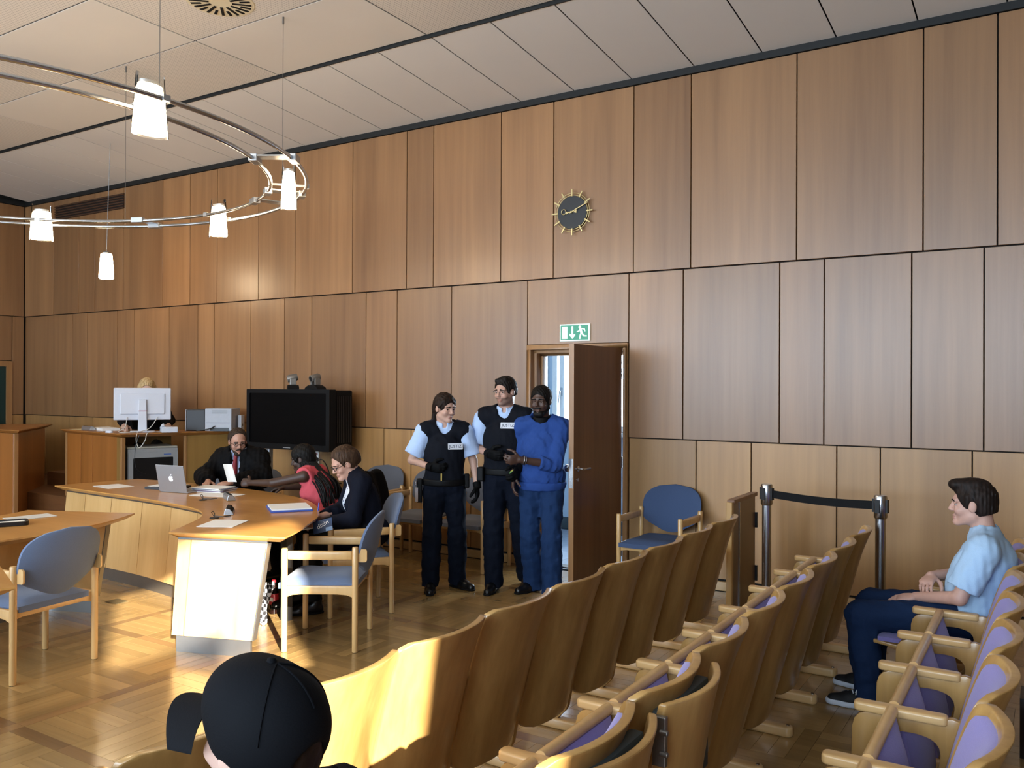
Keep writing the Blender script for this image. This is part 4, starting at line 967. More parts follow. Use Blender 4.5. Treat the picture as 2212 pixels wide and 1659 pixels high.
ps = thing('power_strip', 'white power strip with plugs strapped upright to the television stand', 'power strip', (-6.60, -0.50, 0.62), R2(32))
MB().box(-0.028, 0.028, -0.02, 0.02, 0.0, 0.44).obj('strip_body', WHITE, ps, bevel=0.008)
MB().box(-0.014, 0.014, -0.024, -0.019, 0.37, 0.40).obj('rocker_switch', plain('switch red', '#5a1518', 0.4), ps)
for k in range(5): MB().lathe([(0.02, -0.022), (0.02, -0.012), (0, -0.012)], 14, (0.006, 0, 0.33-0.065*k), ax='y').obj('socket', BLACKM, ps)
for k in (1, 2, 4): MB().lathe([(0.018, -0.06), (0.02, -0.03), (0.02, -0.02)], 12, (0.01, 0, 0.33-0.065*k), ax='y').obj('plug', BLACK, ps)
cable('black leads looping from the power strip', [(-6.585,-0.55,0.9), (-6.50,-0.53,0.95), (-6.44,-0.5,0.86), (-6.42,-0.48,0.72), (-6.50,-0.5,0.63), (-6.585,-0.55,0.70)], 0.006, BLACK)

# ------------------------------------------------------------------ odds and ends on the floor
bt = thing('drink_bottle', 'bottle with red cap and red label under the curved desk', 'bottle', (-4.97, -2.57, 0))
MB().lathe([(0.0, 0.0), (0.034, 0.004), (0.036, 0.03), (0.034, 0.06), (0.036, 0.10), (0.036, 0.16), (0.030, 0.185), (0.014, 0.215), (0.0135, 0.235), (0, 0.235)], 22).obj('bottle_body', plain('cola', '#1a0d0a', 0.08), bt, smooth=0.8)
MB().lathe([(0.0368, 0.075), (0.0372, 0.08), (0.0372, 0.15), (0.0368, 0.155)], 22).obj('label', plain('label red', '#b3202a', 0.4), bt, smooth=0.8)
MB().box(-0.012, 0.03, -0.0378, -0.036, 0.10, 0.13).obj('label_patch', PAPER, bt)
MB().lathe([(0.0, 0.262), (0.015, 0.26), (0.0155, 0.238), (0.0, 0.236)], 16).obj('cap', plain('cap red', '#b3202a', 0.4), bt, smooth=0.6)
CHK, nt, b = newmat('black and white weave')
tc = nt.nodes.new('ShaderNodeTexCoord'); cx = nt.nodes.new('ShaderNodeTexChecker'); cx.inputs['Scale'].default_value = 38
cx.inputs[1].default_value = (0.012, 0.010, 0.012, 1); cx.inputs[2].default_value = (0.55, 0.55, 0.58, 1)
nt.links.new(tc.outputs['Object'], cx.inputs['Vector']); nt.links.new(cx.outputs[0], b.inputs['Base Color']); setp(b, rough=0.8)
sc = thing('patterned_scarf', 'black and white patterned scarf trailing beside the desk end', 'scarf', (-4.86, -2.76, 0))
for k in range(4):
    x0 = -0.03+0.02*k
    MB().tube(catmull3([Vector((x0, 0.02*k, 0.28)), Vector((x0+0.02*math.sin(k), 0.01, 0.18)), Vector((x0-0.02, 0.0, 0.08)), Vector((x0+0.01, -0.02, 0.015)), Vector((x0+0.05, -0.05-0.01*k, 0.012))]), 0.013, 8).obj('scarf_strand', CHK, sc, smooth=1)
structure(MB().box(-6.36, -6.21, -3.06, -2.95, 0.0005, 0.004).obj('trim_3', plain('floor box lid', '#6a5c40', 0.5, metal=0.3)), 'small metal floor box lid in the parquet', 'floor box')
bk = thing('booklet', 'folded navy booklet lettered dizin on the arm of the empty chair', 'booklet', (-4.40, -2.63, 0.677), R2(32))
MB().box(-0.07, 0.07, -0.004, 0.0, 0.0, 0.10).obj('booklet_cover', plain('navy cover', '#223a5c', 0.4), bk, None, (R2(-35), R2(-14), 0))
def text_obj(txt, size, mat, parent, loc, rot, name='lettering', ext=0.0004, sx=1.0, bold=0.0):
    cu = bpy.data.curves.new(name, 'FONT'); cu.body = txt; cu.size = size; cu.extrude = ext; cu.align_x = 'CENTER'; cu.align_y = 'CENTER'; cu.offset = bold
    o = bpy.data.objects.new('tmp', cu); COL.objects.link(o)
    dg = bpy.context.evaluated_depsgraph_get(); me = bpy.data.meshes.new_from_object(o.evaluated_get(dg))
    bpy.data.objects.remove(o)
    t = link(name, me, None, parent, loc, rot); me.materials.clear(); me.materials.append(mat); t.scale = (sx, 1, 1)
    return t
bc = [c for c in bk.children][0]
text_obj('dizin', 0.05, PAPER, bc, (0.0, -0.0045, 0.06), (R2(90), R2(-20), 0))
MB().box(0.02, 0.07, -0.005, -0.0042, 0.0, 0.03).obj('cover_picture', plain('pale blue print', '#7f9cc0', 0.5), bc)
bgk = thing('handbag', 'dark bag on the floor behind the back row at the right edge', 'bag', (0.02, -2.35, 0))
MB().shell(lambda u, v: (-0.13+0.26*u, -0.1-0.05*math.sin(PI*u)*math.sin(PI*v), 0.28*v), lambda u, v: (-0.13+0.26*u, 0.1+0.05*math.sin(PI*u)*math.sin(PI*v), 0.28*v), 10, 8).obj('bag_body', plain('dark brown leather', '#1d1512', 0.4, bump=0.4), bgk, smooth=0.8)
MB().tube(catmull3([Vector((-0.09, 0, 0.27)), Vector((-0.06, 0, 0.42)), Vector((0.06, 0, 0.42)), Vector((0.09, 0, 0.27))]), 0.008, 8).obj('bag_handle', BLACKM, bgk)

# desk-top things sit on the 0.775 m desk tops
_k = (1.7253-0.775)/(1.7253-0.745); _c = Vector((0, -7.1, 1.7253))
for o in list(COL.objects):
    if o.parent is None and 0.74 <= o.location.z <= 0.77 and o.name.split('.')[0] in ('paper_sheet', 'document_folder', 'file_stack', 'blue_folder', 'laptop', 'desk_microphone', 'cable_grommet', 'document_tray'):
        dz = o.location.z-0.746; q = _c+(Vector((o.location.x, o.location.y, 0.745))-_c)*_k; o.location = (q.x, q.y, 0.776+dz)
# ------------------------------------------------------------------ bodies: signed-distance fields meshed with surface nets
class Sdf:
    def __init__(s, lo, hi, h):
        s.h = h; s.lo = np.array(lo, float); n = np.ceil((np.array(hi)-s.lo)/h).astype(int)+1
        s.ax = [s.lo[i]+h*np.arange(n[i]) for i in range(3)]
        s.F = np.full(tuple(n), 1.0, np.float32)
    def _win(s, lo, hi):
        sl = []
        for i in range(3):
            a = int(np.clip(math.floor((lo[i]-s.lo[i])/s.h), 0, s.F.shape[i])); b = int(np.clip(math.ceil((hi[i]-s.lo[i])/s.h)+1, 0, s.F.shape[i]))
            if b <= a: return None, None
            sl.append(slice(a, b))
        sh = ((-1,1,1),(1,-1,1),(1,1,-1))
        return tuple(sl), [s.ax[i][sl[i]].astype(np.float32).reshape(sh[i]) for i in range(3)]
    def _loc(s, P, c, M):
        q = [P[i]-np.float32(c[i]) for i in range(3)]
        if M is None: return q
        M = np.array(M, np.float32); return [q[0]*M[0, j]+q[1]*M[1, j]+q[2]*M[2, j] for j in range(3)]
    def _merge(s, sl, d, k, sub):
        A = s.F[sl]
        if sub:
            if k <= 0: s.F[sl] = np.maximum(A, -d)
            else:
                h = np.clip(0.5-0.5*(A+d)/np.float32(k), 0, 1); s.F[sl] = A+h*(-d-A+np.float32(k)*(1-h))
        else:
            if k <= 0: s.F[sl] = np.minimum(A, d)
            else:
                h = np.clip(0.5+0.5*(d-A)/np.float32(k), 0, 1); s.F[sl] = d+h*(A-d-np.float32(k)*(1-h))
    def cap(s, a, b, ra, rb=None, k=0.02, sub=False, flat=False):
        rb = ra if rb is None else rb; a = np.array(a, float); b = np.array(b, float); m = max(ra, rb)+k+2*s.h
        sl, P = s._win(np.minimum(a, b)-m, np.maximum(a, b)+m)
        if sl is None: return s
        ab = (b-a).astype(np.float32); L2 = np.float32(ab@ab+1e-12); L = np.sqrt(L2); q = s._loc(P, a, None)
        t = (q[0]*ab[0]+q[1]*ab[1]+q[2]*ab[2])/L2
        tc = t if flat else np.clip(t, 0, 1)
        d = np.sqrt((q[0]-tc*ab[0])**2+(q[1]-tc*ab[1])**2+(q[2]-tc*ab[2])**2)-(np.float32(ra)+np.float32(rb-ra)*(np.clip(t, -0.5, 1.5) if flat else tc))
        if flat: d = np.maximum(d, np.maximum(-t*L, (t-1)*L))
        s._merge(sl, d, k, sub); return s
    def ell(s, c, r, M=None, k=0.02, sub=False):
        c = np.array(c, float); r = np.array(r, float); ext = r if M is None else np.sqrt(((np.array(M)*r)**2).sum(1)); m = ext+k+2*s.h
        sl, P = s._win(c-m, c+m)
        if sl is None: return s
        q = s._loc(P, c, M); r = r.astype(np.float32); q = [(q[i]/r[i])**2 for i in range(3)]
        k0 = np.sqrt(q[0]+q[1]+q[2]); k1 = np.sqrt(q[0]/r[0]**2+q[1]/r[1]**2+q[2]/r[2]**2)+np.float32(1e-6)
        s._merge(sl, k0*(k0-1)/k1, k, sub); return s
    def box(s, c, hf, M=None, rad=0.01, k=0.0, sub=False):
        c = np.array(c, float); hf = np.array(hf, float); m = np.linalg.norm(hf)+k+2*s.h
        sl, P = s._win(c-m, c+m)
        if sl is None: return s
        q = s._loc(P, c, M); q = [np.abs(q[i])-np.float32(hf[i]-rad) for i in range(3)]
        d = np.sqrt(np.maximum(q[0], 0)**2+np.maximum(q[1], 0)**2+np.maximum(q[2], 0)**2)+np.minimum(np.maximum(np.maximum(q[0], q[1]), q[2]), 0)-np.float32(rad)
        s._merge(sl, d, k, sub); return s
    def cut(s, p, n):
        """remove the half space in front of the plane"""
        p = np.array(p, float); n = (np.array(n, float)/np.linalg.norm(n)).astype(np.float32)
        sl, P = s._win(s.lo-1, s.lo+100); q = s._loc(P, p, None)
        np.maximum(s.F, (q[0]*n[0]+q[1]*n[1])+q[2]*n[2], out=s.F); return s
    def wrinkle(s, amp, freq=22, seed=0, zs=1.0):
        rg = np.random.RandomState(seed); I = np.nonzero(np.abs(s.F) < 0.035+amp); P = [s.ax[i][I[i]].astype(np.float32) for i in range(3)]; o = 0
        for _ in range(6):
            w = rg.randn(3)*freq; w[2] *= zs; o = o+np.sin(w[0]*P[0]+w[1]*P[1]+w[2]*P[2]+rg.rand()*6.28)
        s.F[I] += (amp*o/2.4).astype(np.float32); return s
    def mesh(s, name, smooth_it=1):
        ng = s.F < 0
        if not ng.any(): return bpy.data.meshes.new(name)
        R = []
        for i in range(3):
            w = np.nonzero(ng.any(tuple(j for j in range(3) if j != i)))[0]; R.append((max(0, w[0]-1), min(ng.shape[i], w[-1]+2)))
        F = np.pad(s.F[R[0][0]:R[0][1], R[1][0]:R[1][1], R[2][0]:R[2][1]], 1, constant_values=1.0); lo = s.lo+np.array([r[0] for r in R])*s.h-s.h
        S = F < 0; n = np.array(F.shape)
        c = sum(S[i:n[0]-1+i, j:n[1]-1+j, k:n[2]-1+k].astype(np.int8) for i in (0,1) for j in (0,1) for k in (0,1))
        act = (c > 0) & (c < 8); idx = np.argwhere(act); 
        if len(idx) == 0: return bpy.data.meshes.new(name)
        vid = np.full(act.shape, -1, np.int32); vid[tuple(idx.T)] = np.arange(len(idx))
        acc = np.zeros((len(idx), 3)); cnt = np.zeros(len(idx))
        cor = [(i,j,k) for i in (0,1) for j in (0,1) for k in (0,1)]
        val = {q: F[idx[:,0]+q[0], idx[:,1]+q[1], idx[:,2]+q[2]].astype(float) for q in cor}
        for a in cor:
            for ax in range(3):
                if a[ax]: continue
                b = list(a); b[ax] = 1; b = tuple(b); fa, fb = val[a], val[b]; m = (fa < 0) != (fb < 0)
                t = np.where(m, fa/np.where(m, fa-fb, 1), 0)
                p = np.array(a, float)[None].repeat(len(idx), 0); p[:, ax] = t
                acc[m] += p[m]; cnt[m] += 1
        V = lo+(idx+acc/cnt[:, None])*s.h
        Q = []
        for ax in range(3):
            u, w = (ax+1) % 3, (ax+2) % 3
            A = [slice(None)]*3; B = [slice(None)]*3; A[ax] = slice(0, -1); B[ax] = slice(1, None)
            sa, sb = S[tuple(A)], S[tuple(B)]
            e = np.argwhere(sa != sb); e = e[(e[:, u] > 0) & (e[:, w] > 0) & (e[:, u] < n[u]-1) & (e[:, w] < n[w]-1)]
            ins = sa[tuple(e.T)]
            def g(du, dw):
                q = e.copy(); q[:, u] -= du; q[:, w] -= dw; return vid[tuple(q.T)]
            q = np.stack([g(1, 1), g(0, 1), g(0, 0), g(1, 0)], 1)
            q[~ins] = q[~ins][:, ::-1]; Q.append(q)
        Q = np.concatenate(Q); Q = Q[(Q >= 0).all(1)]
        for _ in range(smooth_it):
            A = np.concatenate([Q[:, i] for i in range(4)]+[Q[:, (i+1) % 4] for i in range(4)]); B = np.concatenate([Q[:, (i+1) % 4] for i in range(4)]+[Q[:, i] for i in range(4)])
            ct = np.bincount(A, minlength=len(V)); ac = np.stack([np.bincount(A, V[B, k], len(V)) for k in range(3)], 1)
            V = V*0.55+0.45*ac/np.maximum(ct, 1)[:, None]
        me = bpy.data.meshes.new(name)
        me.vertices.add(len(V)); me.vertices.foreach_set('co', V.astype(np.float32).ravel())
        me.loops.add(len(Q)*4); me.loops.foreach_set('vertex_index', Q.astype(np.int32).ravel())
        me.polygons.add(len(Q)); me.polygons.foreach_set('loop_start', np.arange(0, len(Q)*4, 4, dtype=np.int32)); me.polygons.foreach_set('loop_total', np.full(len(Q), 4, np.int32))
        me.polygons.foreach_set('use_smooth', np.ones(len(Q), bool))
        me.update(calc_edges=True); s.V = V
        return me

def rotm(yaw=0, pitch=0, roll=0):
    """columns: forward, left, up of a head / hand frame; pitch > 0 looks down, roll > 0 tips to the right"""
    return np.array((Matrix.Rotation(yaw, 3, 'Z') @ Matrix.Rotation(pitch, 3, 'Y') @ Matrix.Rotation(roll, 3, 'X')))
def skinmat(name, base):
    m, nt, b = newmat(name); L = nt.links.new; N = nt.nodes.new
    at = N('ShaderNodeAttribute'); at.attribute_name = 'Col'
    n = N('ShaderNodeTexNoise'); n.inputs['Scale'].default_value = 60; tc = N('ShaderNodeTexCoord'); L(tc.outputs['Object'], n.inputs['Vector'])
    mr = N('ShaderNodeMapRange'); mr.inputs[3].default_value = 0.93; mr.inputs[4].default_value = 1.07; L(n.outputs['Fac'], mr.inputs[0])
    mx = N('ShaderNodeVectorMath'); mx.operation = 'SCALE'; L(at.outputs['Color'], mx.inputs[0]); L(mr.outputs[0], mx.inputs['Scale'])
    L(mx.outputs[0], b.inputs['Base Color']); setp(b, rough=0.5, sss=0.06); b.inputs['Subsurface Radius'].default_value = (0.01, 0.004, 0.002)
    return m
SKIN = skinmat('skin', None)
EYEW = plain('eye white', '#9a918a', 0.3); IRIS = plain('iris dark', '#1d140f', 0.15)

def add_head(s, c, Mh, sc=1.0, fem=False):
    f = lambda p: np.array(c)+Mh@(np.array(p)*sc)
    E = lambda p, r, k=0.012, sub=False: s.ell(f(p), np.array(r)*sc, Mh, k, sub)
    E((-0.012, 0, 0.030), (0.098, 0.077, 0.086), 0.02)
    E((0.022, 0, -0.035), (0.068, 0.062, 0.078), 0.02)
    s.cap(f((0.0, 0.046, -0.066)), f((0.070, 0.013, -0.100)), 0.022*sc, 0.018*sc, 0.018); s.cap(f((0.0, -0.046, -0.066)), f((0.070, -0.013, -0.100)), 0.022*sc, 0.018*sc, 0.018)
    E((0.081, 0, -0.099), (0.018, 0.020, 0.017), 0.012)
    for y in (1, -1):
        s.cap(f((0.074, 0.048*y, 0.020)), f((0.086, 0.012*y, 0.024)), 0.010*sc, 0.010*sc, 0.012)
        E((0.062, 0.040*y, -0.034), (0.024, 0.022, 0.022), 0.016)
        s.ell(f((0.098, 0.032*y, -0.001)), np.array((0.017, 0.020, 0.012))*sc, Mh, 0.009, True)
        E((-0.004, 0.078*y, -0.010), (0.020, 0.008, 0.032), 0.005); E((0.006, 0.075*y, -0.022), (0.010, 0.008, 0.012), 0.006)
    for y in (1, -1):
        s.cap(f((0.0855, 0.019*y, 0.0075)), f((0.0795, 0.047*y, 0.0060)), 0.0062*sc, 0.0062*sc, 0.004); s.cap(f((0.0830, 0.020*y, -0.0125)), f((0.0775, 0.046*y, -0.0115)), 0.0055*sc, 0.0055*sc, 0.005)
    s.cap(f((0.088, 0, 0.012)), f((0.1075, 0, -0.030)), 0.007*sc, 0.0110*sc, 0.010)
    for y in (1, -1): E((0.099, 0.011*y, -0.034), (0.010, 0.008, 0.007), 0.006)
    E((0.088, 0, -0.064), (0.013, 0.024, 0.0065), 0.006); E((0.086, 0, -0.076), (0.013, 0.021, 0.0075), 0.006)
    s.ell(f((0.103, 0, -0.0695)), np.array((0.012, 0.024, 0.0022))*sc, Mh, 0.003, True)
    return f
def add_hand(s, w, M, side, sc=1.0, curl=(0.35, 0.5, 0.4), spread=0.0, k=0.008, thumb=0.5, infl=0.0):
    """hand from the wrist; M columns: finger direction, across (towards the thumb), back of the hand normal"""
    w = np.array(w); M = np.array(M); f = lambda p: w+M@(np.array(p)*sc)
    s.ell(f((0.045, 0.0, 0.0)), np.array((0.050, 0.040, 0.016))*sc+infl, M, 0.012)
    s.ell(f((0.070, -0.004, 0.001)), np.array((0.026, 0.040, 0.013))*sc+infl, M, 0.01)
    for y, L, r in ((0.029, 0.072, 0.0088), (0.010, 0.080, 0.0092), (-0.010, 0.074, 0.0088), (-0.029, 0.058, 0.0078)):
        p = np.array((0.086-abs(y-0.008)*0.25, y, 0.0)); a = 0.0; sp = y*spread
        for q, fr in enumerate((0.46, 0.30, 0.24)):
            a += curl[q]; d = np.array((math.cos(a)*math.cos(sp), math.sin(sp), -math.sin(a)))
            n = p+d*L*fr; s.cap(f(p), f(n), (r-0.0006*q)*sc+infl, (r-0.0006*(q+1))*sc+infl, k*0.4); p = n
    p = np.array((0.015, 0.026, -0.006))
    for q, (L, a, b) in enumerate(((0.042, 0.85, 0.35), (0.032, 0.85-thumb, 0.55), (0.026, 0.75-thumb*1.4, 0.6))):
        d = np.array((math.cos(a)*math.cos(b), math.sin(a)*math.cos(b), -math.sin(b))); n = p+d*L
        s.cap(f(p), f(n), (0.0125-0.0015*q)*sc+infl, (0.0110-0.0015*q)*sc+infl, 0.008); p = n
def frame_from(d, across, left=False):
    d = np.array(d, float)/np.linalg.norm(d); a = np.array(across, float); a = a-d*(a@d); a /= np.linalg.norm(a)
    return np.stack([d, a, np.cross(d, a)*(-1 if left else 1)], 1)
def V3(*a): return np.array(a, float)

def torso(s, J, i=0.0, k=0.04, w=1.0, dep=1.0, belly=0.0, bust=0.0):
    P, C, N = map(np.array, (J['pelvis'], J['chest'], J['neck'])); L, Rr = np.array(J['shl']), np.array(J['shr'])
    y = L-Rr; y = y/np.linalg.norm(y)
    def fr(a, b):
        z = (b-a)/np.linalg.norm(b-a); yy = y-z*(y@z); yy /= np.linalg.norm(yy); return np.stack([np.cross(yy, z), yy, z], 1)
    M1 = fr(P, C); M2 = fr(C, N); H = np.linalg.norm(C-P)
    s.ell(P+M1@V3(-0.005, 0, 0.02), (0.112*dep+i, 0.168*w+i, 0.115+i), M1, k)
    s.ell(P+(C-P)*0.45+M1@V3(0.01+belly*0.5, 0, 0), (0.105*dep+belly*0.6+i, 0.145*w+i, 0.16+i), M1, k)
    s.ell(C+M2@V3(0.0, 0, -0.03), (0.112*dep+i, 0.160*w+i, 0.17+i), M1, k)
    if bust:
        for q in (1, -1): s.ell(C+M2@V3(0.075*dep, 0.065*q, -0.03), (0.055+i, 0.062+i, 0.06+i), M1, 0.04)
    s.cap(L+(N-L)*0.05, Rr+(N-Rr)*0.05, 0.056+i, None, k)
    s.cap(L+(N-L)*0.2-V3(0,0,0.01), N+V3(0,0,0.0)+(N-C)*0.05, 0.045+i, 0.045+i, k); s.cap(Rr+(N-Rr)*0.2-V3(0,0,0.01), N+(N-C)*0.05, 0.045+i, 0.045+i, k)
def paint(me, V, fn):
    at = me.color_attributes.new('Col', 'FLOAT_COLOR', 'POINT'); c = fn(V); a = np.ones((len(V), 4), np.float32); a[:, :3] = c
    at.data.foreach_set('color', a.ravel())

class Person:
    def __init__(s, label, loc, rz, J, skin, res=0.006, name='person', head_sc=1.0, thin=1.0, hands=True):
        s.t = thing(name, label, 'person', loc, rz); s.J = {k: np.array(v, float) for k, v in J.items()}
        s.skin = lin(skin); s.res = res; s.hs = head_sc; s.thin = thin
        P = np.array([v for k, v in s.J.items() if k not in ('look',)])
        s.lo = P.min(0)-0.20; s.hi = P.max(0)+0.20; s.lo[2] = P[:, 2].min()-0.12; s.hi[2] = s.J['head'][2]+0.30
        s.hands = []
    def field(s, h): return Sdf(s.lo, s.hi, h)
    def body(s, Mh, gl=None, lips='#8a4a44', stubble=None, wrist_scale=1.0, legs=True, armr=1.0, fem=False):
        J, t = s.J, s.thin; f = s.field(s.res); s.Mh = Mh
        hf = add_head(f, J['head'], Mh, s.hs, fem); s.hf = hf
        f.cap(hf((-0.035, 0, -0.05)), J['neck']+(J['chest']-J['neck'])*0.12, 0.056*t*s.hs, 0.062*t, 0.025)
        torso(f, J, -0.012, w=s.thin)
        for q in ('l', 'r'):
            f.cap(J['sh'+q], J['el'+q], 0.047*t*armr, 0.039*t*armr, 0.03); f.cap(J['el'+q], J['wr'+q], 0.038*t*armr, 0.0265*t*armr, 0.015)
            if legs:
                f.cap(J['hip'+q], J['kn'+q], 0.080*t, 0.054*t, 0.03); f.cap(J['kn'+q], J['an'+q], 0.052*t, 0.030*t, 0.015)
                f.cap(J['an'+q], J['an'+q]+(J['toe'+q]-J['an'+q])*0.6+V3(0,0,0.005), 0.028*t, 0.014*t, 0.01)
        for w, M, kw in s.hands: add_hand(f, w, M, 0, **kw)
        me = f.mesh('body', 1); V = f.V
        base = np.array(s.skin); lp = np.array(lin(lips)); hc = J['head']; inv = Mh.T
        st = np.array(lin(stubble)) if stubble else None
        def col(V):
            q = (V-hc)@inv.T/s.hs if False else ((V-hc)@Mh)/s.hs
            c = np.repeat(base[None], len(V), 0)
            fl = np.exp(-(((q[:,0]-0.07)/0.03)**2+((np.abs(q[:,1])-0.042)/0.018)**2+((q[:,2]+0.035)/0.02)**2))[:, None]
            c = c*(1-0.25*fl)+np.array([base[0]*1.05, base[1]*0.72, base[2]*0.72])*0.25*fl
            if st is not None:
                m = (q[:,2] < -0.048) & (q[:,2] > -0.125) & (q[:,0] > -0.01)
                mm = m & ~((np.abs(q[:,1]) < 0.02) & (np.abs(q[:,2]+0.07) < 0.01) & (q[:,0] > 0.08))
                c[mm] = c[mm]*0.45+st*0.55
            m = (np.abs(q[:,2]+0.070) < 0.0105) & (np.abs(q[:,1]) < 0.0215) & (q[:,0] > 0.085); c[m] = c[m]*0.5+lp*0.5
            return np.clip(c, 0, 1)
        paint(me, V, col)
        b = link('body', me, SKIN, s.t)
        for q in (1, -1):
            e = MB().lathe([(0.0, -0.0115), (0.006, -0.0098), (0.0105, -0.0045), (0.0115, 0.0), (0.0105, 0.0045), (0.0098, 0.0062), (0.0075, 0.0088)], 14, ax='x').lathe([(0.0075, 0.0088), (0.004, 0.0108), (0.0, 0.0114)], 14, ax='x', mi=1)
            R = Matrix(Mh.tolist()).to_4x4(); o = e.obj('eye', None, b, tuple(hf((0.0735, 0.032*q, -0.002))), R.to_euler(), smooth=1.2)
            o.data.materials.append(EYEW); o.data.materials.append(IRIS)
        s.b = b; return b
    def hair(s, mat, vol=0.012, face=((0.105, 0, -0.035), (0.080, 0.085, 0.098)), low=-0.06, extra=None, brow=True, name='hair', res=0.005, wr=0.002, browc=None):
        hf, Mh, sc = s.hf, s.Mh, s.hs
        c = s.J['head']; f = Sdf(c-0.30, c+0.24, res)
        f.ell(hf((-0.014, 0, 0.032)), (np.array((0.098, 0.077, 0.087))+vol)*sc, Mh, 0.0)
        f.ell(hf((-0.050, 0, -0.020)), (np.array((0.060, 0.070, 0.070))+vol*0.6)*sc, Mh, 0.02)
        if wr: f.wrinkle(wr*1.3, 190, 3, 0.5)
        f.ell(hf(face[0]), np.array(face[1])*sc, Mh, 0.008, True)
        for q in (1, -1): f.ell(hf((0.004, 0.085*q, -0.016)), np.array((0.026, 0.03, 0.034))*sc, Mh, 0.006, True)
        f.cut(hf((0, 0, low)), -(Mh@V3(0.25, 0, 1)))
        if extra: extra(f, hf, Mh, sc)
        if brow:
            for q in (1, -1): f.cap(hf((0.080, 0.050*q, 0.016)), hf((0.0945, 0.016*q, 0.020)), 0.0052*sc, 0.0058*sc, 0.0)
        return link(name, f.mesh(name, 1), mat, s.t)
    def garment(s, name, mat, fn, res=0.008, wr=0.0025, freq=20, seed=1, it=1, zs=0.6):
        f = s.field(res); fn(f, s.J)
        if wr: f.wrinkle(wr*0.9, freq*2.6, seed, zs*0.7); f.wrinkle(wr*0.35, freq*5.0, seed+50, 1.0)
        return link(name, f.mesh(name, it), mat, s.t)
    def trousers(s, mat, i=0.018, flare=0.062, hem=0.05, waist=None, wr=0.004, name='trousers', w=1.0):
        J = s.J
        def fn(f, J):
            torso(f, J, i-0.004, w=w*s.thin); P, C = J['pelvis'], J['chest']; d = (C-P)/np.linalg.norm(C-P)
            f.cut(P+d*(waist if waist is not None else 0.10), d)
            for q in ('l', 'r'):
                f.cap(J['hip'+q], J['kn'+q], 0.086*s.thin+i, 0.058*s.thin+i, 0.035)
                a, k = J['an'+q], J['kn'+q]; e = a+(a-k)/np.linalg.norm(a-k)*hem
                f.cap(k, e, 0.058*s.thin+i, flare, 0.02, flat=True); f.cap(k, k+(e-k)*0.5, 0.058*s.thin+i, 0.056*s.thin+i, 0.03)
        return s.garment(name, mat, fn, 0.009, wr, 24, 5)
    def shoe(s, q, mat, sole=None, L=0.27, solemat=None, yaw=None, h=0.0):
        J = s.J; a, t = J['an'+q], J['toe'+q]; d = t-a; d[2] = 0; d /= np.linalg.norm(d); y = np.cross(V3(0,0,1), d); z0 = h
        M = np.stack([d, y, V3(0,0,1)], 1); g = lambda p: V3(a[0], a[1], z0)+M@np.array(p)
        f = Sdf(V3(a[0], a[1], z0)-0.3, V3(a[0], a[1], z0)+0.3, 0.006)
        f.cap(g((-0.045, 0, 0.035)), g((0.10, 0, 0.03)), 0.036, 0.042, 0.02); f.cap(g((0.10, 0, 0.03)), g((0.175, 0, 0.025)), 0.042, 0.033, 0.02)
        f.cap(g((-0.02, 0, 0.05)), g((-0.025, 0, 0.095)), 0.042, 0.046, 0.02); f.cap(g((0.0, 0, 0.06)), g((0.10, 0, 0.045)), 0.038, 0.032, 0.02)
        f.cut((0, 0, z0+0.004), (0, 0, -1))
        o = link('shoe', f.mesh('shoe', 1), mat, s.t)
        f = Sdf(V3(a[0], a[1], z0)-0.3, V3(a[0], a[1], z0)+0.3, 0.006)
        f.cap(g((-0.045, 0, 0.02)), g((0.10, 0, 0.02)), 0.041, 0.047, 0.02); f.cap(g((0.10, 0, 0.02)), g((0.18, 0, 0.02)), 0.047, 0.037, 0.02)
        f.cut((0, 0, z0+(sole or 0.016)), (0, 0, 1)); f.cut((0, 0, z0+0.001), (0, 0, -1))
        link('sole', f.mesh('sole', 0), solemat or BLACKM, o)
        return o
    def sleeve(s, f, q, i, t0=0.0, t1=1.0, flare=0.0, k=0.03):
        """upper-arm sleeve, flat hem"""
        a, b = s.J['sh'+q], s.J['el'+q]; f.cap(a+(b-a)*t0, a+(b-a)*t1, 0.050*s.thin+i, 0.044*s.thin+i+flare, k, flat=True); f.cap(a, a+(b-a)*t1*0.5, 0.050*s.thin+i, 0.048*s.thin+i, k)
    def glasses(s, mat, r=0.019, thick=0.0022, half=False):
        hf, Mh = s.hf, s.Mh; g = MB()
        for q in (1, -1):
            pts = []
            for k in range(24):
                a = 2*PI*k/24; 
                pts.append(hf((0.104-0.010*abs(math.cos(a))*0.3-(0.012 if math.cos(a)*q > 0 else 0)*abs(math.cos(a)), 0.032*q+r*math.cos(a), -0.004+r*0.72*math.sin(a))))
            g.tube(pts, thick, 6, closed=True)
            g.tube([hf((0.094, q*(0.033+r), 0.0)), hf((0.07, 0.078*q, 0.003)), hf((-0.005, 0.082*q, 0.004))], thick, 6)
        g.tube([hf((0.106, -0.012, -0.002)), hf((0.110, 0, 0.001)), hf((0.106, 0.012, -0.002))], thick, 6)
        return g.obj('glasses', mat, s.t)

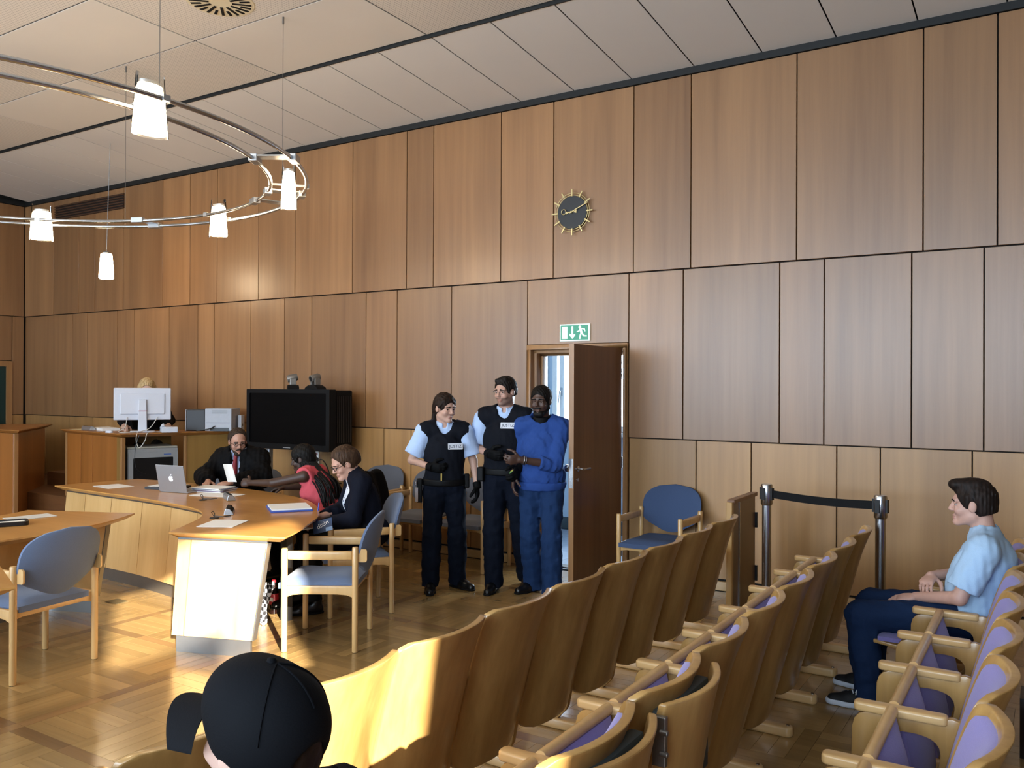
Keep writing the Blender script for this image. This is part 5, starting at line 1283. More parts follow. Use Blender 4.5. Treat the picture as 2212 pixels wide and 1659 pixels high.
def cloth(name, c, rough=0.85, scale=180, bump=0.2, vary=0.08, **kw): return plain(name, c, rough, vary, scale, bump, spec=0.12, **kw)
def hairmat(name, c, c2=None):
    m, nt, b = newmat(name); L = nt.links.new; N = nt.nodes.new
    tc = N('ShaderNodeTexCoord'); mp = N('ShaderNodeMapping'); mp.inputs['Scale'].default_value = (90, 90, 14); L(tc.outputs['Object'], mp.inputs[0])
    n = N('ShaderNodeTexNoise'); n.inputs['Scale'].default_value = 1; n.inputs['Detail'].default_value = 4; L(mp.outputs[0], n.inputs['Vector'])
    cr = N('ShaderNodeValToRGB'); cr.color_ramp.elements[0].position = 0.3; cr.color_ramp.elements[1].position = 0.7
    c = lin(c); c2 = lin(c2) if c2 else tuple(x*1.8 for x in c)
    cr.color_ramp.elements[0].color = (*c, 1); cr.color_ramp.elements[1].color = (*c2, 1); L(n.outputs['Fac'], cr.inputs[0]); L(cr.outputs[0], b.inputs['Base Color'])
    bp = N('ShaderNodeBump'); bp.inputs['Strength'].default_value = 0.5; bp.inputs['Distance'].default_value = 0.003; L(n.outputs['Fac'], bp.inputs['Height']); L(bp.outputs[0], b.inputs['Normal'])
    setp(b, rough=0.6, spec=0.2); return m
def joints(**kw): return {k: np.array(v, float) for k, v in kw.items()}
def curve_patch(m, f, nu=8, nv=4, th=0.004):
    return m.shell(lambda u, v: f(u, v, th), lambda u, v: f(u, v, 0), nu, nv)
from mathutils.bvhtree import BVHTree
def front_hit(o, p, d):
    bv = BVHTree.FromPolygons([v.co[:] for v in o.data.vertices], [tuple(q.vertices) for q in o.data.polygons])
    h = bv.ray_cast(Vector(p), Vector(d)); return h
def patch_on(o, parent, p, d, w, h, mat, name, txt=None, tmat=None, tsize=0.03, push=0.009):
    loc, nrm, _, _ = front_hit(o, p, d)
    if loc is None: loc, nrm = Vector(p), -Vector(d)
    z = nrm.normalized(); z = (z+(-Vector(d).normalized())*0.8).normalized()
    y = (Vector((0,0,1))-z*z.z).normalized(); x = y.cross(z)
    R = Matrix((x, y, z)).transposed()
    pl = MB().prism(rect(w, h, 0.004, 3), -0.012, 0.003).obj(name, mat, parent, tuple(loc+z*push), R.to_euler())
    if txt: text_obj(txt, tsize, tmat, pl, (0, 0, 0.0034), (0, 0, 0), sx=1.05, bold=0.0006)
    return pl
SHIRT = cloth('uniform shirt', '#b3cbf0', 0.8, 60, 0.1, 0.04); VEST = cloth('protective vest', '#10131b', 0.8); NAVY = cloth('navy trousers', '#0d1320', 0.85)
GLOVE = cloth('black glove', '#08090b', 0.7); SHOEB = plain('black leather', '#0b0c0f', 0.3)
PATCH = plain('patch white', '#d5dbe4', 0.5); INK = plain('patch ink', '#14213d', 0.6); DUTY = plain('duty gear', '#08090b', 0.55, spec=0.2)

def officer_kit(p, i_vest, w, belt_z, pouch=True):
    J = p.J
    def vest(f, J):
        torso(f, J, i_vest, 0.03, w=w, dep=1.0)
        f.cut(J['pelvis']+V3(0, 0, 0.015), (0, 0, -1))
        for q, sg in (('l', 1), ('r', -1)):   # arm holes
            f.ell(J['sh'+q]+V3(0.0, 0.078*sg, -0.06), (0.11, 0.060, 0.13), None, 0.02, True)
        f.cap(J['neck']+V3(0.01, 0, -0.055), J['neck']+V3(0.05, 0, 0.12), 0.060, 0.085, 0.015, True)
        f.ell(J['neck']+V3(0.13, 0, -0.005), (0.085, 0.056, 0.055), None, 0.02, True)
    v = p.garment('vest', VEST, vest, 0.008, 0.0022, 26, 3)
    def shirt(f, J):
        torso(f, J, i_vest-0.016, 0.03, w=w)
        f.cut(J['pelvis']+V3(0, 0, 0.03), (0, 0, -1))
        for q in ('l', 'r'): p.sleeve(f, q, 0.026, 0.0, 0.80, 0.020)
        n = J['neck']; f.cap(n+V3(0, 0, -0.03), n+V3(0.012, 0, 0.045), 0.080*p.thin, 0.066*p.thin, 0.01, flat=True)
        f.cap(n+V3(0.0, 0, 0.0), n+V3(0.02, 0, 0.12), 0.060*p.thin, 0.062*p.thin, 0.0, True)
        f.box(n+V3(0.10, 0, 0.045), (0.08, 0.016, 0.05), None, 0.004, 0.004, True)
    p.garment('shirt', SHIRT, shirt, 0.007, 0.0025, 22, 9)
    def belt(f, J):
        torso(f, J, i_vest+0.006, 0.03, w=w); z = J['pelvis'][2]; f.cut((0, 0, z+belt_z+0.028), (0, 0, 1)); f.cut((0, 0, z+belt_z-0.028), (0, 0, -1))
    b = p.garment('duty_belt', DUTY, belt, 0.007, 0)
    for q in (1, -1): 
        MB().tube([tuple(J['sh'+('l' if q > 0 else 'r')]+V3(-0.01, 0.005*q, 0.068)), tuple(J['sh'+('l' if q > 0 else 'r')]+V3(-0.01, -0.07*q, 0.085))], 0.018, 8).obj('epaulette', INK, v)
    return v, b

# ---- female officer
J = joints(pelvis=(0,0,0.90), chest=(0,0,1.19), neck=(-0.01,0,1.385), head=(0.015,0,1.548), shl=(-0.01,0.168,1.345), shr=(-0.01,-0.168,1.345),
           ell=(-0.03,0.245,1.095), wrl=(0.045,0.275,0.885), elr=(-0.03,-0.275,1.10), wrr=(0.135,-0.115,1.055),
           hipl=(0,0.085,0.87), hipr=(0,-0.085,0.87), knl=(0.0,0.11,0.48), knr=(0.04,-0.105,0.48), anl=(-0.10,0.115,0.085), anr=(0.0,-0.115,0.085), toel=(0.0,0.20,0.03), toer=(0.15,-0.12,0.03))
p = Person('female officer in a black vest lettered JUSTIZ, hands in black gloves, watching the prisoner', (-4.335, -1.27, 0), R2(-52), J, '#c09a88', 0.006, thin=0.92)
hr = (J['wrr'], frame_from((0.45, 0.88, -0.05), (0.1, -0.2, 1)), dict(sc=0.95, curl=(0.5, 0.7, 0.5)))
hl = (J['wrl'], frame_from((0.12, 0.02, -1), (1, -0.2, 0), True), dict(sc=0.95, curl=(0.35, 0.5, 0.4)))
p.hands = [hr, hl]
p.body(rotm(R2(36), R2(9)), lips='#9a5f58')
HB = hairmat('dark brown hair', '#140d0a', '#2b1c15')
def pony(f, hf, Mh, sc):
    f.cap(hf((-0.09, 0, 0.02)), hf((-0.125, 0, -0.02)), 0.025, 0.03, 0.02); f.cap(hf((-0.125, 0, -0.02)), hf((-0.13, 0.0, -0.15)), 0.03, 0.024, 0.02); f.cap(hf((-0.13, 0, -0.15)), hf((-0.115, 0, -0.21)), 0.024, 0.008, 0.02)
    for q in (1, -1): f.cap(hf((0.055, 0.055*q, 0.065)), hf((0.015, 0.080*q, 0.01)), 0.012, 0.008, 0.02)
p.hair(HB, 0.010, face=((0.115, 0, -0.030), (0.085, 0.074, 0.092)), low=-0.075, extra=pony)
v, b = officer_kit(p, 0.028, 0.93, 0.02)
p.trousers(NAVY, 0.020, 0.074, 0.045, 0.06)
for q, h in (('r', hr), ('l', hl)):
    f = Sdf(h[0]-0.25, h[0]+0.25, 0.005); kw = dict(h[2]); add_hand(f, h[0], h[1], 0, infl=0.004, **kw); d = (J['el'+q]-J['wr'+q]); d /= np.linalg.norm(d); f.cap(J['wr'+q]-d*0.02, J['wr'+q]+d*0.035, 0.034, 0.036, 0.01, flat=True)
    link('glove', f.mesh('glove', 1), GLOVE, p.t)
for q in 'lr': p.shoe(q, SHOEB)
patch_on(v, p.t, (0.6, 0.085, 1.225), (-1, 0, 0), 0.125, 0.052, PATCH, 'name_patch', 'JUSTIZ', INK, 0.034)
MB().box(-0.03, 0.04, -0.03, 0.02, -0.18, 0.02).obj('radio_pouch', DUTY, p.t, (0.02, -0.205, 0.93), bevel=0.01)
MB().box(-0.03, 0.03, -0.02, 0.02, -0.06, 0.06).obj('belt_pouch', DUTY, p.t, (0.03, 0.19, 0.93), bevel=0.01)
MB().box(-0.012, 0.012, -0.028, 0.0, -0.12, 0.0).lathe([(0.012, 0), (0.012, 0.03)], 10, (0.0, -0.02, 0.02)).obj('belt_keys', CHROME, p.t, (0.07, -0.22, 0.88), bevel=0.003)
MB().box(-0.003, 0.003, -0.006, 0.006, -0.03, 0.03).obj('zip_pull', plain('zip yellow', '#b59a4a', 0.4), p.t, (0.165, -0.03, 0.975))

# ---- male officer
J = joints(pelvis=(0,0,0.98), chest=(0,0,1.30), neck=(-0.01,0,1.515), head=(0.015,0,1.69), shl=(-0.01,0.188,1.465), shr=(-0.01,-0.188,1.465),
           ell=(-0.02,0.25,1.19), wrl=(0.17,0.15,1.05), elr=(-0.06,-0.265,1.20), wrr=(0.165,-0.10,1.165),
           hipl=(0,0.09,0.95), hipr=(0,-0.09,0.95), knl=(-0.06,0.12,0.52), knr=(0.05,-0.09,0.52), anl=(-0.27,0.13,0.10), anr=(0.03,-0.09,0.085), toel=(-0.13,0.17,0.03), toer=(0.19,-0.10,0.03))
p = Person('tall male officer in a black vest lettered JUSTIZ, standing beside the prisoner and looking left', (-3.905, -0.985, 0), R2(-70), J, '#bb9482', 0.006)
hr = (J['wrr'], frame_from((0.62, 0.78, -0.08), (0.1, -0.2, 1)), dict(sc=1.05, curl=(0.5, 0.6, 0.5))); hl = (J['wrl'], frame_from((0.8, -0.1, -0.5), (0.3, -0.3, 1), True), dict(sc=1.05, curl=(0.5, 0.6, 0.5)))
p.hands = [hr, hl]
p.body(rotm(R2(-24), R2(6)), stubble='#3a2c26')
p.hair(hairmat('black hair', '#0c0908', '#1f1814'), 0.010, face=((0.112, 0, -0.030), (0.082, 0.095, 0.100)), low=-0.055, extra=lambda f, hf, Mh, sc: f.cap(hf((0.03, 0.03, 0.105)), hf((0.07, -0.03, 0.095)), 0.025, 0.018, 0.02))
p.glasses(plain('thin metal frame', '#6b6b70', 0.3, metal=0.8), thick=0.0012)
v, b = officer_kit(p, 0.034, 1.02, 0.03)
p.trousers(NAVY, 0.022, 0.080, 0.05, 0.06)
for q, h in (('r', hr), ('l', hl)):
    f = Sdf(h[0]-0.25, h[0]+0.25, 0.005); add_hand(f, h[0], h[1], 0, infl=0.004, **h[2]); d = (J['el'+q]-J['wr'+q]); d /= np.linalg.norm(d); f.cap(J['wr'+q]-d*0.02, J['wr'+q]+d*0.045, 0.035, 0.037, 0.01, flat=True)
    link('glove', f.mesh('glove', 1), GLOVE, p.t)
for q in 'lr': p.shoe(q, SHOEB)
patch_on(v, p.t, (0.6, 0.046, 1.40), (-1, 0, 0), 0.125, 0.052, PATCH, 'name_patch', 'JUSTIZ', INK, 0.034)
MB().box(-0.04, 0.05, -0.03, 0.03, -0.07, 0.05).obj('belt_pouch', DUTY, p.t, (0.08, -0.19, 1.0), bevel=0.012)

# ---- prisoner
J = joints(pelvis=(0,0,0.93), chest=(0,0,1.23), neck=(0,0,1.44), head=(0.03,0,1.615), shl=(-0.01,0.172,1.385), shr=(-0.01,-0.172,1.385),
           ell=(0.11,0.135,1.09), wrl=(0.27,-0.115,1.14), elr=(-0.04,-0.215,1.10), wrr=(0.10,-0.215,0.985),
           hipl=(0,0.09,0.90), hipr=(0,-0.09,0.90), knl=(0.06,0.10,0.49), knr=(0.0,-0.10,0.49), anl=(0.06,0.105,0.085), anr=(-0.12,-0.10,0.09), toel=(0.20,0.14,0.03), toer=(0.02,-0.18,0.03))
p = Person('handcuffed man in a blue sweatshirt and jeans being led through the door', (-3.565, -0.955, 0), R2(-74), J, '#4a3329', 0.006)
hl = (J['wrl'], frame_from((0.55, -0.83, 0.02), (0.2, 0.1, 1), True), dict(sc=1.05, curl=(0.7, 0.9, 0.6)))
hr = (J['wrr'], frame_from((0.30, 0.05, -0.95), (0.9, 0.3, 0.2)), dict(sc=1.08, curl=(0.25, 0.4, 0.35)))
p.hands = [hl, hr]
p.body(rotm(R2(-6), R2(6)), lips='#5a3a34')
HBK = hairmat('close black hair', '#070606', '#14110f')
def beard(f, hf, Mh, sc):
    f.cap(hf((0.0, 0.055, -0.060)), hf((0.068, 0.016, -0.105)), 0.022, 0.024, 0.015); f.cap(hf((0.0, -0.055, -0.060)), hf((0.068, -0.016, -0.105)), 0.022, 0.024, 0.015)
    f.cap(hf((0.076, 0.02, -0.105)), hf((0.076, -0.02, -0.105)), 0.024, 0.024, 0.015)
    for q in (1, -1): f.cap(hf((0.012, 0.066*q, 0.02)), hf((0.008, 0.060*q, -0.06)), 0.014, 0.016, 0.01)
    f.cap(hf((0.094, 0.022, -0.056)), hf((0.094, -0.022, -0.056)), 0.007, 0.007, 0.004)
p.hair(HBK, 0.008, low=-0.05, extra=beard)
BLUE = cloth('blue sweatshirt', '#2b4786', 0.9, 120, 0.15, 0.05)
def sweat(f, J):
    torso(f, J, 0.030, 0.05, w=0.95); P = J['pelvis']; f.ell(P+V3(0, 0, 0.08), (0.155, 0.195, 0.10), None, 0.04)
    for q, t in (('l', 0.42), ('r', 0.05)):
        a, e, w = J['sh'+q], J['el'+q], J['wr'+q]; f.cap(a, e, 0.070, 0.066, 0.016); f.cap(e, e+(w-e)*t, 0.068, 0.054, 0.012, flat=True)
    f.wrinkle(0.0048, 58, 11, 0.6); f.wrinkle(0.0016, 130, 12, 0.8)
    f.cut(P+V3(0, 0, -0.012), (0, 0, -1))
    f.cap(J['neck']+V3(0.01, 0, -0.02), J['neck']+V3(0.03, 0, 0.1), 0.070, 0.10, 0.006, True)
p.garment('sweatshirt', BLUE, sweat, 0.007, 0)
def hemb(f, J):
    torso(f, J, 0.036, 0.05, w=1.0); f.ell(J['pelvis'], (0.150, 0.203, 0.12), None, 0.03); z = J['pelvis'][2]; f.cut((0, 0, z+0.012), (0, 0, 1)); f.cut((0, 0, z-0.058), (0, 0, -1))
p.garment('waistband', BLUE, hemb, 0.008, 0.001)
f = Sdf(J['neck']-0.15, J['neck']+0.15, 0.006); f.cap(J['neck']+V3(0, 0, -0.05), J['neck']+V3(0.02, 0, 0.045), 0.078, 0.070, 0.0, flat=True)
link('neck_gaiter', f.mesh('neck_gaiter', 1), BLACKM, p.t)
JEAN = cloth('blue jeans', '#1d3358', 0.85, 200, 0.2, 0.12); p.trousers(JEAN, 0.020, 0.084, 0.06, 0.05, wr=0.0045)
for q in 'lr': p.shoe(q, SHOEB)
def ringof(q, off, R, r, mat, name):
    e, w = Vector(J['el'+q]), Vector(J['wr'+q]); d = (w-e).normalized(); a = d.orthogonal().normalized(); b2 = d.cross(a); c = w+d*off
    return MB().tube([c+(a*math.cos(2*PI*k/24)+b2*math.sin(2*PI*k/24))*R for k in range(24)], r, 8, closed=True).obj(name, mat, p.t, smooth=1)
ringof('l', -0.03, 0.036, 0.005, CHROME, 'handcuff'); ringof('l', -0.045, 0.036, 0.004, CHROME, 'handcuff')
ringof('r', -0.02, 0.034, 0.007, plain('band green', '#5f9a5a', 0.5), 'wristband'); ringof('r', -0.034, 0.034, 0.006, plain('band yellow', '#c8b94a', 0.5), 'wristband')

# ---- woman writing
J = joints(pelvis=(-0.10,0,0.585), chest=(-0.03,0,0.86), neck=(0.025,0,1.025), head=(0.095,0,1.130), shl=(-0.01,0.165,0.985), shr=(-0.01,-0.165,0.985),
           ell=(0.06,0.235,0.725), wrl=(0.27,0.085,0.675), elr=(0.07,-0.22,0.735), wrr=(0.27,-0.035,0.715),
           hipl=(-0.06,0.09,0.57), hipr=(-0.06,-0.09,0.57), knl=(0.36,0.10,0.53), knr=(0.36,-0.07,0.58), anl=(0.34,0.09,0.085), anr=(0.44,-0.02,0.13), toel=(0.48,0.10,0.03), toer=(0.58,0.02,0.06))
p = Person('woman in a dark blazer and glasses bent over her notes, writing with a blue pen', (-4.58, -2.09, 0), math.atan2(-0.79, -0.62), J, '#c79a86', 0.006, thin=0.95)
hl = (J['wrl'], frame_from((0.9, -0.4, -0.1), (0.3, -0.9, 0.25), True), dict(sc=0.95, curl=(0.35, 0.5, 0.4))); hr = (J['wrr'], frame_from((0.93, 0.15, -0.3), (0.1, 0.7, 0.7)), dict(sc=0.95, curl=(0.7, 0.9, 0.6)))
p.hands = [hl, hr]
p.body(rotm(R2(10), R2(26)), lips='#96584f')
HW = hairmat('brown hair', '#2b1d14', '#503a29')
def updo(f, hf, Mh, sc):
    f.ell(hf((-0.085, 0, 0.01)), (0.055, 0.072, 0.070), Mh, 0.03); f.ell(hf((-0.02, 0, 0.095)), (0.075, 0.065, 0.032), Mh, 0.03)
    for q in (1, -1): f.ell(hf((-0.05, 0.074*q, 0.03)), (0.055, 0.018, 0.05), Mh, 0.02)
p.hair(HW, 0.010, face=((0.105, 0, -0.020), (0.088, 0.098, 0.104)), low=-0.065, extra=updo)
p.glasses(BLACK, thick=0.0024)
BLZ = cloth('dark blazer', '#10131f', 0.8, 150, 0.12)
def blouse(f, J):
    torso(f, J, 0.010, 0.035, w=0.95, bust=0.5); f.cap(J['neck']+V3(0.03, 0, -0.02), J['neck']+V3(0.06, 0, 0.1), 0.062, 0.08, 0.01, True)
BLO, nt, b = newmat('white blouse with blue leaf print')
tc = nt.nodes.new('ShaderNodeTexCoord'); mp = nt.nodes.new('ShaderNodeMapping'); mp.inputs['Scale'].default_value = (28, 28, 40); mp.inputs['Rotation'].default_value = (0.4, 0.5, 0.2); vo = nt.nodes.new('ShaderNodeTexVoronoi'); vo.inputs['Scale'].default_value = 1.0
nt.links.new(tc.outputs['Object'], mp.inputs[0]); nt.links.new(mp.outputs[0], vo.inputs['Vector'])
cr = nt.nodes.new('ShaderNodeValToRGB'); cr.color_ramp.interpolation = 'CONSTANT'; cr.color_ramp.elements[0].color = (*lin('#1d2c66'), 1); cr.color_ramp.elements[1].position = 0.30; cr.color_ramp.elements[1].color = (*lin('#d9dde6'), 1)
nt.links.new(vo.outputs['Distance'], cr.inputs[0]); nt.links.new(cr.outputs[0], b.inputs['Base Color']); setp(b, rough=0.8)
p.garment('blouse', BLO, blouse, 0.008, 0.0015)
def blazer(f, J):
    torso(f, J, 0.026, 0.035, w=0.97, bust=0.4)
    for q in 'lr':
        a, e, w = J['sh'+q], J['el'+q], J['wr'+q]; f.cap(a, e, 0.066, 0.060, 0.03); f.cap(e, w-(w-e)*0.08, 0.060, 0.044, 0.02, flat=True); f.cap(e, e+(w-e)*0.6, 0.060, 0.052, 0.02)
    f.ell(J['pelvis']+V3(0.0, 0, 0.0), (0.16, 0.20, 0.13), None, 0.03)
    C, N = J['chest'], J['neck']
    M = rotm(0, R2(20)); f.box(C+V3(0.16, 0, 0.03), (0.11, 0.085, 0.20), M, 0.02, 0.01, True); f.box(C+V3(0.18, 0, -0.22), (0.10, 0.07, 0.14), None, 0.02, 0.01, True)
    f.cap(N+V3(0.02, 0, -0.03), N+V3(0.06, 0, 0.1), 0.066, 0.085, 0.01, True)
p.garment('blazer', BLZ, blazer, 0.008, 0.003, 20, 4)
p.trousers(BLACKM, 0.022, 0.070, -0.02, 0.10, name='trousers')
for q in 'l': p.shoe(q, SHOEB)
p.shoe('r', SHOEB, h=0.045)
pe = thing('ballpoint_pen', 'blue ballpoint pen in the hand of the writing woman', 'pen', (0, 0, 0))
Mw = Matrix.Translation((-4.58, -2.09, 0)) @ Matrix.Rotation(math.atan2(-0.79, -0.62), 4, 'Z')
tip = Mw @ Vector((0.315, 0.075, 0.672)); top = Mw @ Vector((0.295, 0.065, 0.835))
pe.location = tip; MB().tube([(0, 0, 0), tuple((top-tip)*0.1), tuple(top-tip)], [0.001, 0.005, 0.005], 8).obj('pen_barrel', plain('pen blue', '#23309a', 0.3), pe)
nb = tag(MB().box(-0.10, 0.10, -0.075, 0.075, -0.008, 0).obj('notepad', PAPER, None, tuple(Mw @ Vector((0.38, 0.03, 0.650))), (0, R2(6), math.atan2(-0.79, -0.62))), 'notepad on the lap of the writing woman', 'notepad')

# ---- man in the black robe
J = joints(pelvis=(-0.06,0,0.575), chest=(0.0,0,0.89), neck=(0.03,0,1.07), head=(0.075,0,1.19), shl=(-0.01,0.185,1.005), shr=(-0.01,-0.185,1.005),
           ell=(0.16,0.30,0.85), wrl=(0.43,0.10,0.828), elr=(0.16,-0.30,0.85), wrr=(0.42,-0.12,0.828),
           hipl=(-0.02,0.09,0.56), hipr=(-0.02,-0.09,0.56), knl=(0.40,0.12,0.52), knr=(0.40,-0.12,0.52), anl=(0.38,0.12,0.085), anr=(0.38,-0.12,0.085), toel=(0.53,0.14,0.03), toer=(0.53,-0.14,0.03))
p = Person('bearded man with round glasses in a black robe and red tie, seated at the desk', (-6.69, -1.43, 0), R2(-66), J, '#b98d79', 0.006)
p.hands = [(J['wrl'], frame_from((0.85, -0.5, -0.12), (-0.4, -0.8, 0.3), True), dict(curl=(0.3, 0.5, 0.4))), (J['wrr'], frame_from((0.95, 0.25, -0.12), (-0.2, 0.9, 0.2)), dict(curl=(0.25, 0.4, 0.3)))]
p.body(rotm(R2(36), R2(16)))
HL = hairmat('greying brown hair', '#221812', '#43352b')
def lbeard(f, hf, Mh, sc):
    for q in (1, -1): f.cap(hf((0.01, 0.055*q, -0.055)), hf((0.070, 0.018*q, -0.104)), 0.018, 0.021, 0.015); f.cap(hf((0.018, 0.062*q, 0.01)), hf((0.014, 0.058*q, -0.055)), 0.008, 0.012, 0.01)
    f.cap(hf((0.078, 0.016, -0.106)), hf((0.078, -0.016, -0.106)), 0.021, 0.021, 0.015)
    for q in (1, -1): f.cap(hf((0.098, 0.004*q, -0.053)), hf((0.088, 0.026*q, -0.066)), 0.008, 0.007, 0.006); f.ell(hf((-0.065, 0.066*q, 0.015)), (0.040, 0.016, 0.05), Mh, 0.02)
p.hair(HL, 0.009, face=((0.095, 0, -0.012), (0.098, 0.098, 0.118)), low=-0.06, extra=lbeard)
p.glasses(plain('dark tortoise frame', '#2a1712', 0.3), thick=0.0022)
ROBE = cloth('black robe', '#08080a', 0.75, 120, 0.15)
def shirt2(f, J):
    torso(f, J, 0.014, 0.035); n = J['neck']; f.cap(n+V3(0.0, 0, -0.02), n+V3(0.012, 0, 0.05), 0.076, 0.068, 0.01, flat=True); f.cap(n, n+V3(0.02, 0, 0.12), 0.060, 0.062, 0, True); f.box(n+V3(0.10, 0, 0.045), (0.07, 0.018, 0.05), None, 0.004, 0.004, True)
p.garment('shirt', cloth('pale blue shirt', '#b4c8ee', 0.8, 60, 0.08, 0.03), shirt2, 0.007, 0.0015)
def robe(f, J):
    torso(f, J, 0.050, 0.05, w=1.05)
    for q in 'lr':
        a, e, w = J['sh'+q], J['el'+q], J['wr'+q]; f.cap(a, e, 0.092, 0.088, 0.05); f.cap(e, w-(w-e)*0.06, 0.088, 0.066, 0.03, flat=True); f.cap(e, e+(w-e)*0.6, 0.086, 0.07, 0.03)
    f.ell(J['pelvis'], (0.20, 0.24, 0.16), None, 0.05)
    C, N = J['chest'], J['neck']; f.box(C+V3(0.17, 0, 0.04), (0.10, 0.045, 0.21), rotm(0, R2(8)), 0.02, 0.015, True); f.cap(N+V3(0.02, 0, -0.02), N+V3(0.05, 0, 0.12), 0.072, 0.09, 0.01, True)
p.garment('robe', ROBE, robe, 0.008, 0.005, 18, 8)
tm = plain('red tie', '#7c1420', 0.6); f = Sdf(J['chest']-0.35, J['chest']+0.35, 0.005); N, C = J['neck'], J['chest']
f.box(N+V3(0.086, 0, -0.02), (0.014, 0.019, 0.02), rotm(0, R2(-15)), 0.006); f.cap(N+V3(0.09, 0, -0.04), C+V3(0.137, 0, 0.03), 0.017, 0.026, 0.004); f.cap(C+V3(0.137, 0, 0.03), C+V3(0.13, 0, -0.15), 0.026, 0.03, 0.004)
link('tie', f.mesh('tie', 1), tm, p.t)
p.trousers(BLACKM, 0.02, 0.072, 0.02, 0.08)
for q in 'lr': p.shoe(q, SHOEB)
hp = thing('folded_letter', 'folded white letter held upright between the lawyer and the witness', 'letter', (-6.27, -1.88, 0.85), R2(20))
MB().shell(lambda u, v: (-0.05+0.09*u-0.05*v, 0.02*math.sin(PI*u), 0.16*v), lambda u, v: (-0.05+0.09*u-0.05*v, 0.02*math.sin(PI*u)+0.003, 0.16*v), 8, 4).obj('letter_sheet', PAPER, hp)

# ---- witness
J = joints(pelvis=(-0.12,0,0.585), chest=(-0.01,0,0.83), neck=(0.07,0,0.975), head=(0.135,0,1.075), shl=(0.04,0.165,0.935), shr=(0.04,-0.165,0.935),
           ell=(0.32,0.20,0.875), wrl=(0.575,0.13,0.862), elr=(0.16,-0.25,0.80), wrr=(0.36,-0.10,0.80),
           hipl=(-0.06,0.09,0.57), hipr=(-0.06,-0.09,0.57), knl=(0.36,0.11,0.52), knr=(0.36,-0.11,0.52), anl=(0.30,0.11,0.085), anr=(0.30,-0.11,0.085), toel=(0.45,0.12,0.03), toer=(0.45,-0.12,0.03))
WL, WR = (-5.52, -1.58, 0), R2(-160)
p = Person('woman in a pink top with long dark braids reaching across the desk', WL, WR, J, '#3f2a21', 0.006, thin=0.93)
p.hands = [(J['wrl'], frame_from((0.97, -0.15, 0.02), (0.1, -0.4, 0.9), True), dict(curl=(0.8, 0.9, 0.6))), (J['wrr'], frame_from((0.9, 0.3, -0.2), (-0.2, 0.9, 0.2)), dict())]
p.body(rotm(R2(6), R2(12)), lips='#5a3a34')
p.hair(HBK, 0.014, low=-0.10, face=((0.115, 0, -0.035), (0.085, 0.080, 0.095)))
br = MB(); rg = random.Random(3)
for k in range(34):
    a = R2(-110+220*k/33); hy = 0.078*math.sin(a); hx = -0.075*math.cos(a)-0.02
    s0 = p.hf((hx, hy, -0.02)); zb = rg.uniform(0.62, 0.74)
    s1 = V3(s0[0]-0.05-0.03*math.cos(a), s0[1]+0.03*math.sin(a), 0.98); s2 = V3(-0.10-0.07*math.cos(a)+rg.uniform(-0.02, 0.02), 0.16*math.sin(a)+rg.uniform(-0.02, 0.02), 0.86); s3 = V3(-0.16-0.05*math.cos(a)+rg.uniform(-0.02, 0.02), 0.18*math.sin(a)+rg.uniform(-0.02, 0.02), zb)
    br.tube(catmull3([Vector(q) for q in (s0, s1, s2, s3)], 5), 0.0065, 6)
br.obj('braids', HBK, p.t, smooth=1)
PINK = cloth('pink top', '#c8555f', 0.85, 140, 0.1, 0.05)
def top_(f, J):
    torso(f, J, 0.020, 0.035, w=0.95, bust=0.5); f.ell(J['pelvis']+V3(-0.02, 0, 0.0), (0.17, 0.21, 0.13), None, 0.04)
    for q, sg in (('l', 1), ('r', -1)): f.ell(J['sh'+q]+V3(0.03, 0.050*sg, -0.02), (0.12, 0.062, 0.12), None, 0.02, True)
    f.cap(J['neck']+V3(0.02, 0, -0.02), J['neck']+V3(0.06, 0, 0.1), 0.066, 0.09, 0.01, True)
p.garment('top', PINK, top_, 0.008, 0.004, 20, 6)
p.trousers(cloth('dark jeans', '#15181f', 0.85), 0.02, 0.06, 0.02, 0.08)
for q in 'lr': p.shoe(q, SHOEB)
ct = Sdf((-0.62, -0.40, 0.40), (-0.05, 0.40, 1.06), 0.009)
for y in np.linspace(-0.24, 0.24, 7): ct.cap((-0.34, y, 0.93-0.25*y*y), (-0.42, y*1.1, 0.52), 0.055, 0.07, 0.05)
ct.cap((-0.27, -0.2, 0.86), (-0.30, -0.24, 0.60), 0.06, 0.07, 0.05); ct.cap((-0.27, 0.2, 0.86), (-0.26, 0.26, 0.62), 0.06, 0.08, 0.05); ct.wrinkle(0.010, 20, 2, 0.4)
co = link('black_coat', ct.mesh('black_coat', 1), ROBE, None, (-5.40, -1.53, 0), (0, 0, R2(-160))); tag(co, 'black coat draped over the back of the witness chair', 'coat')

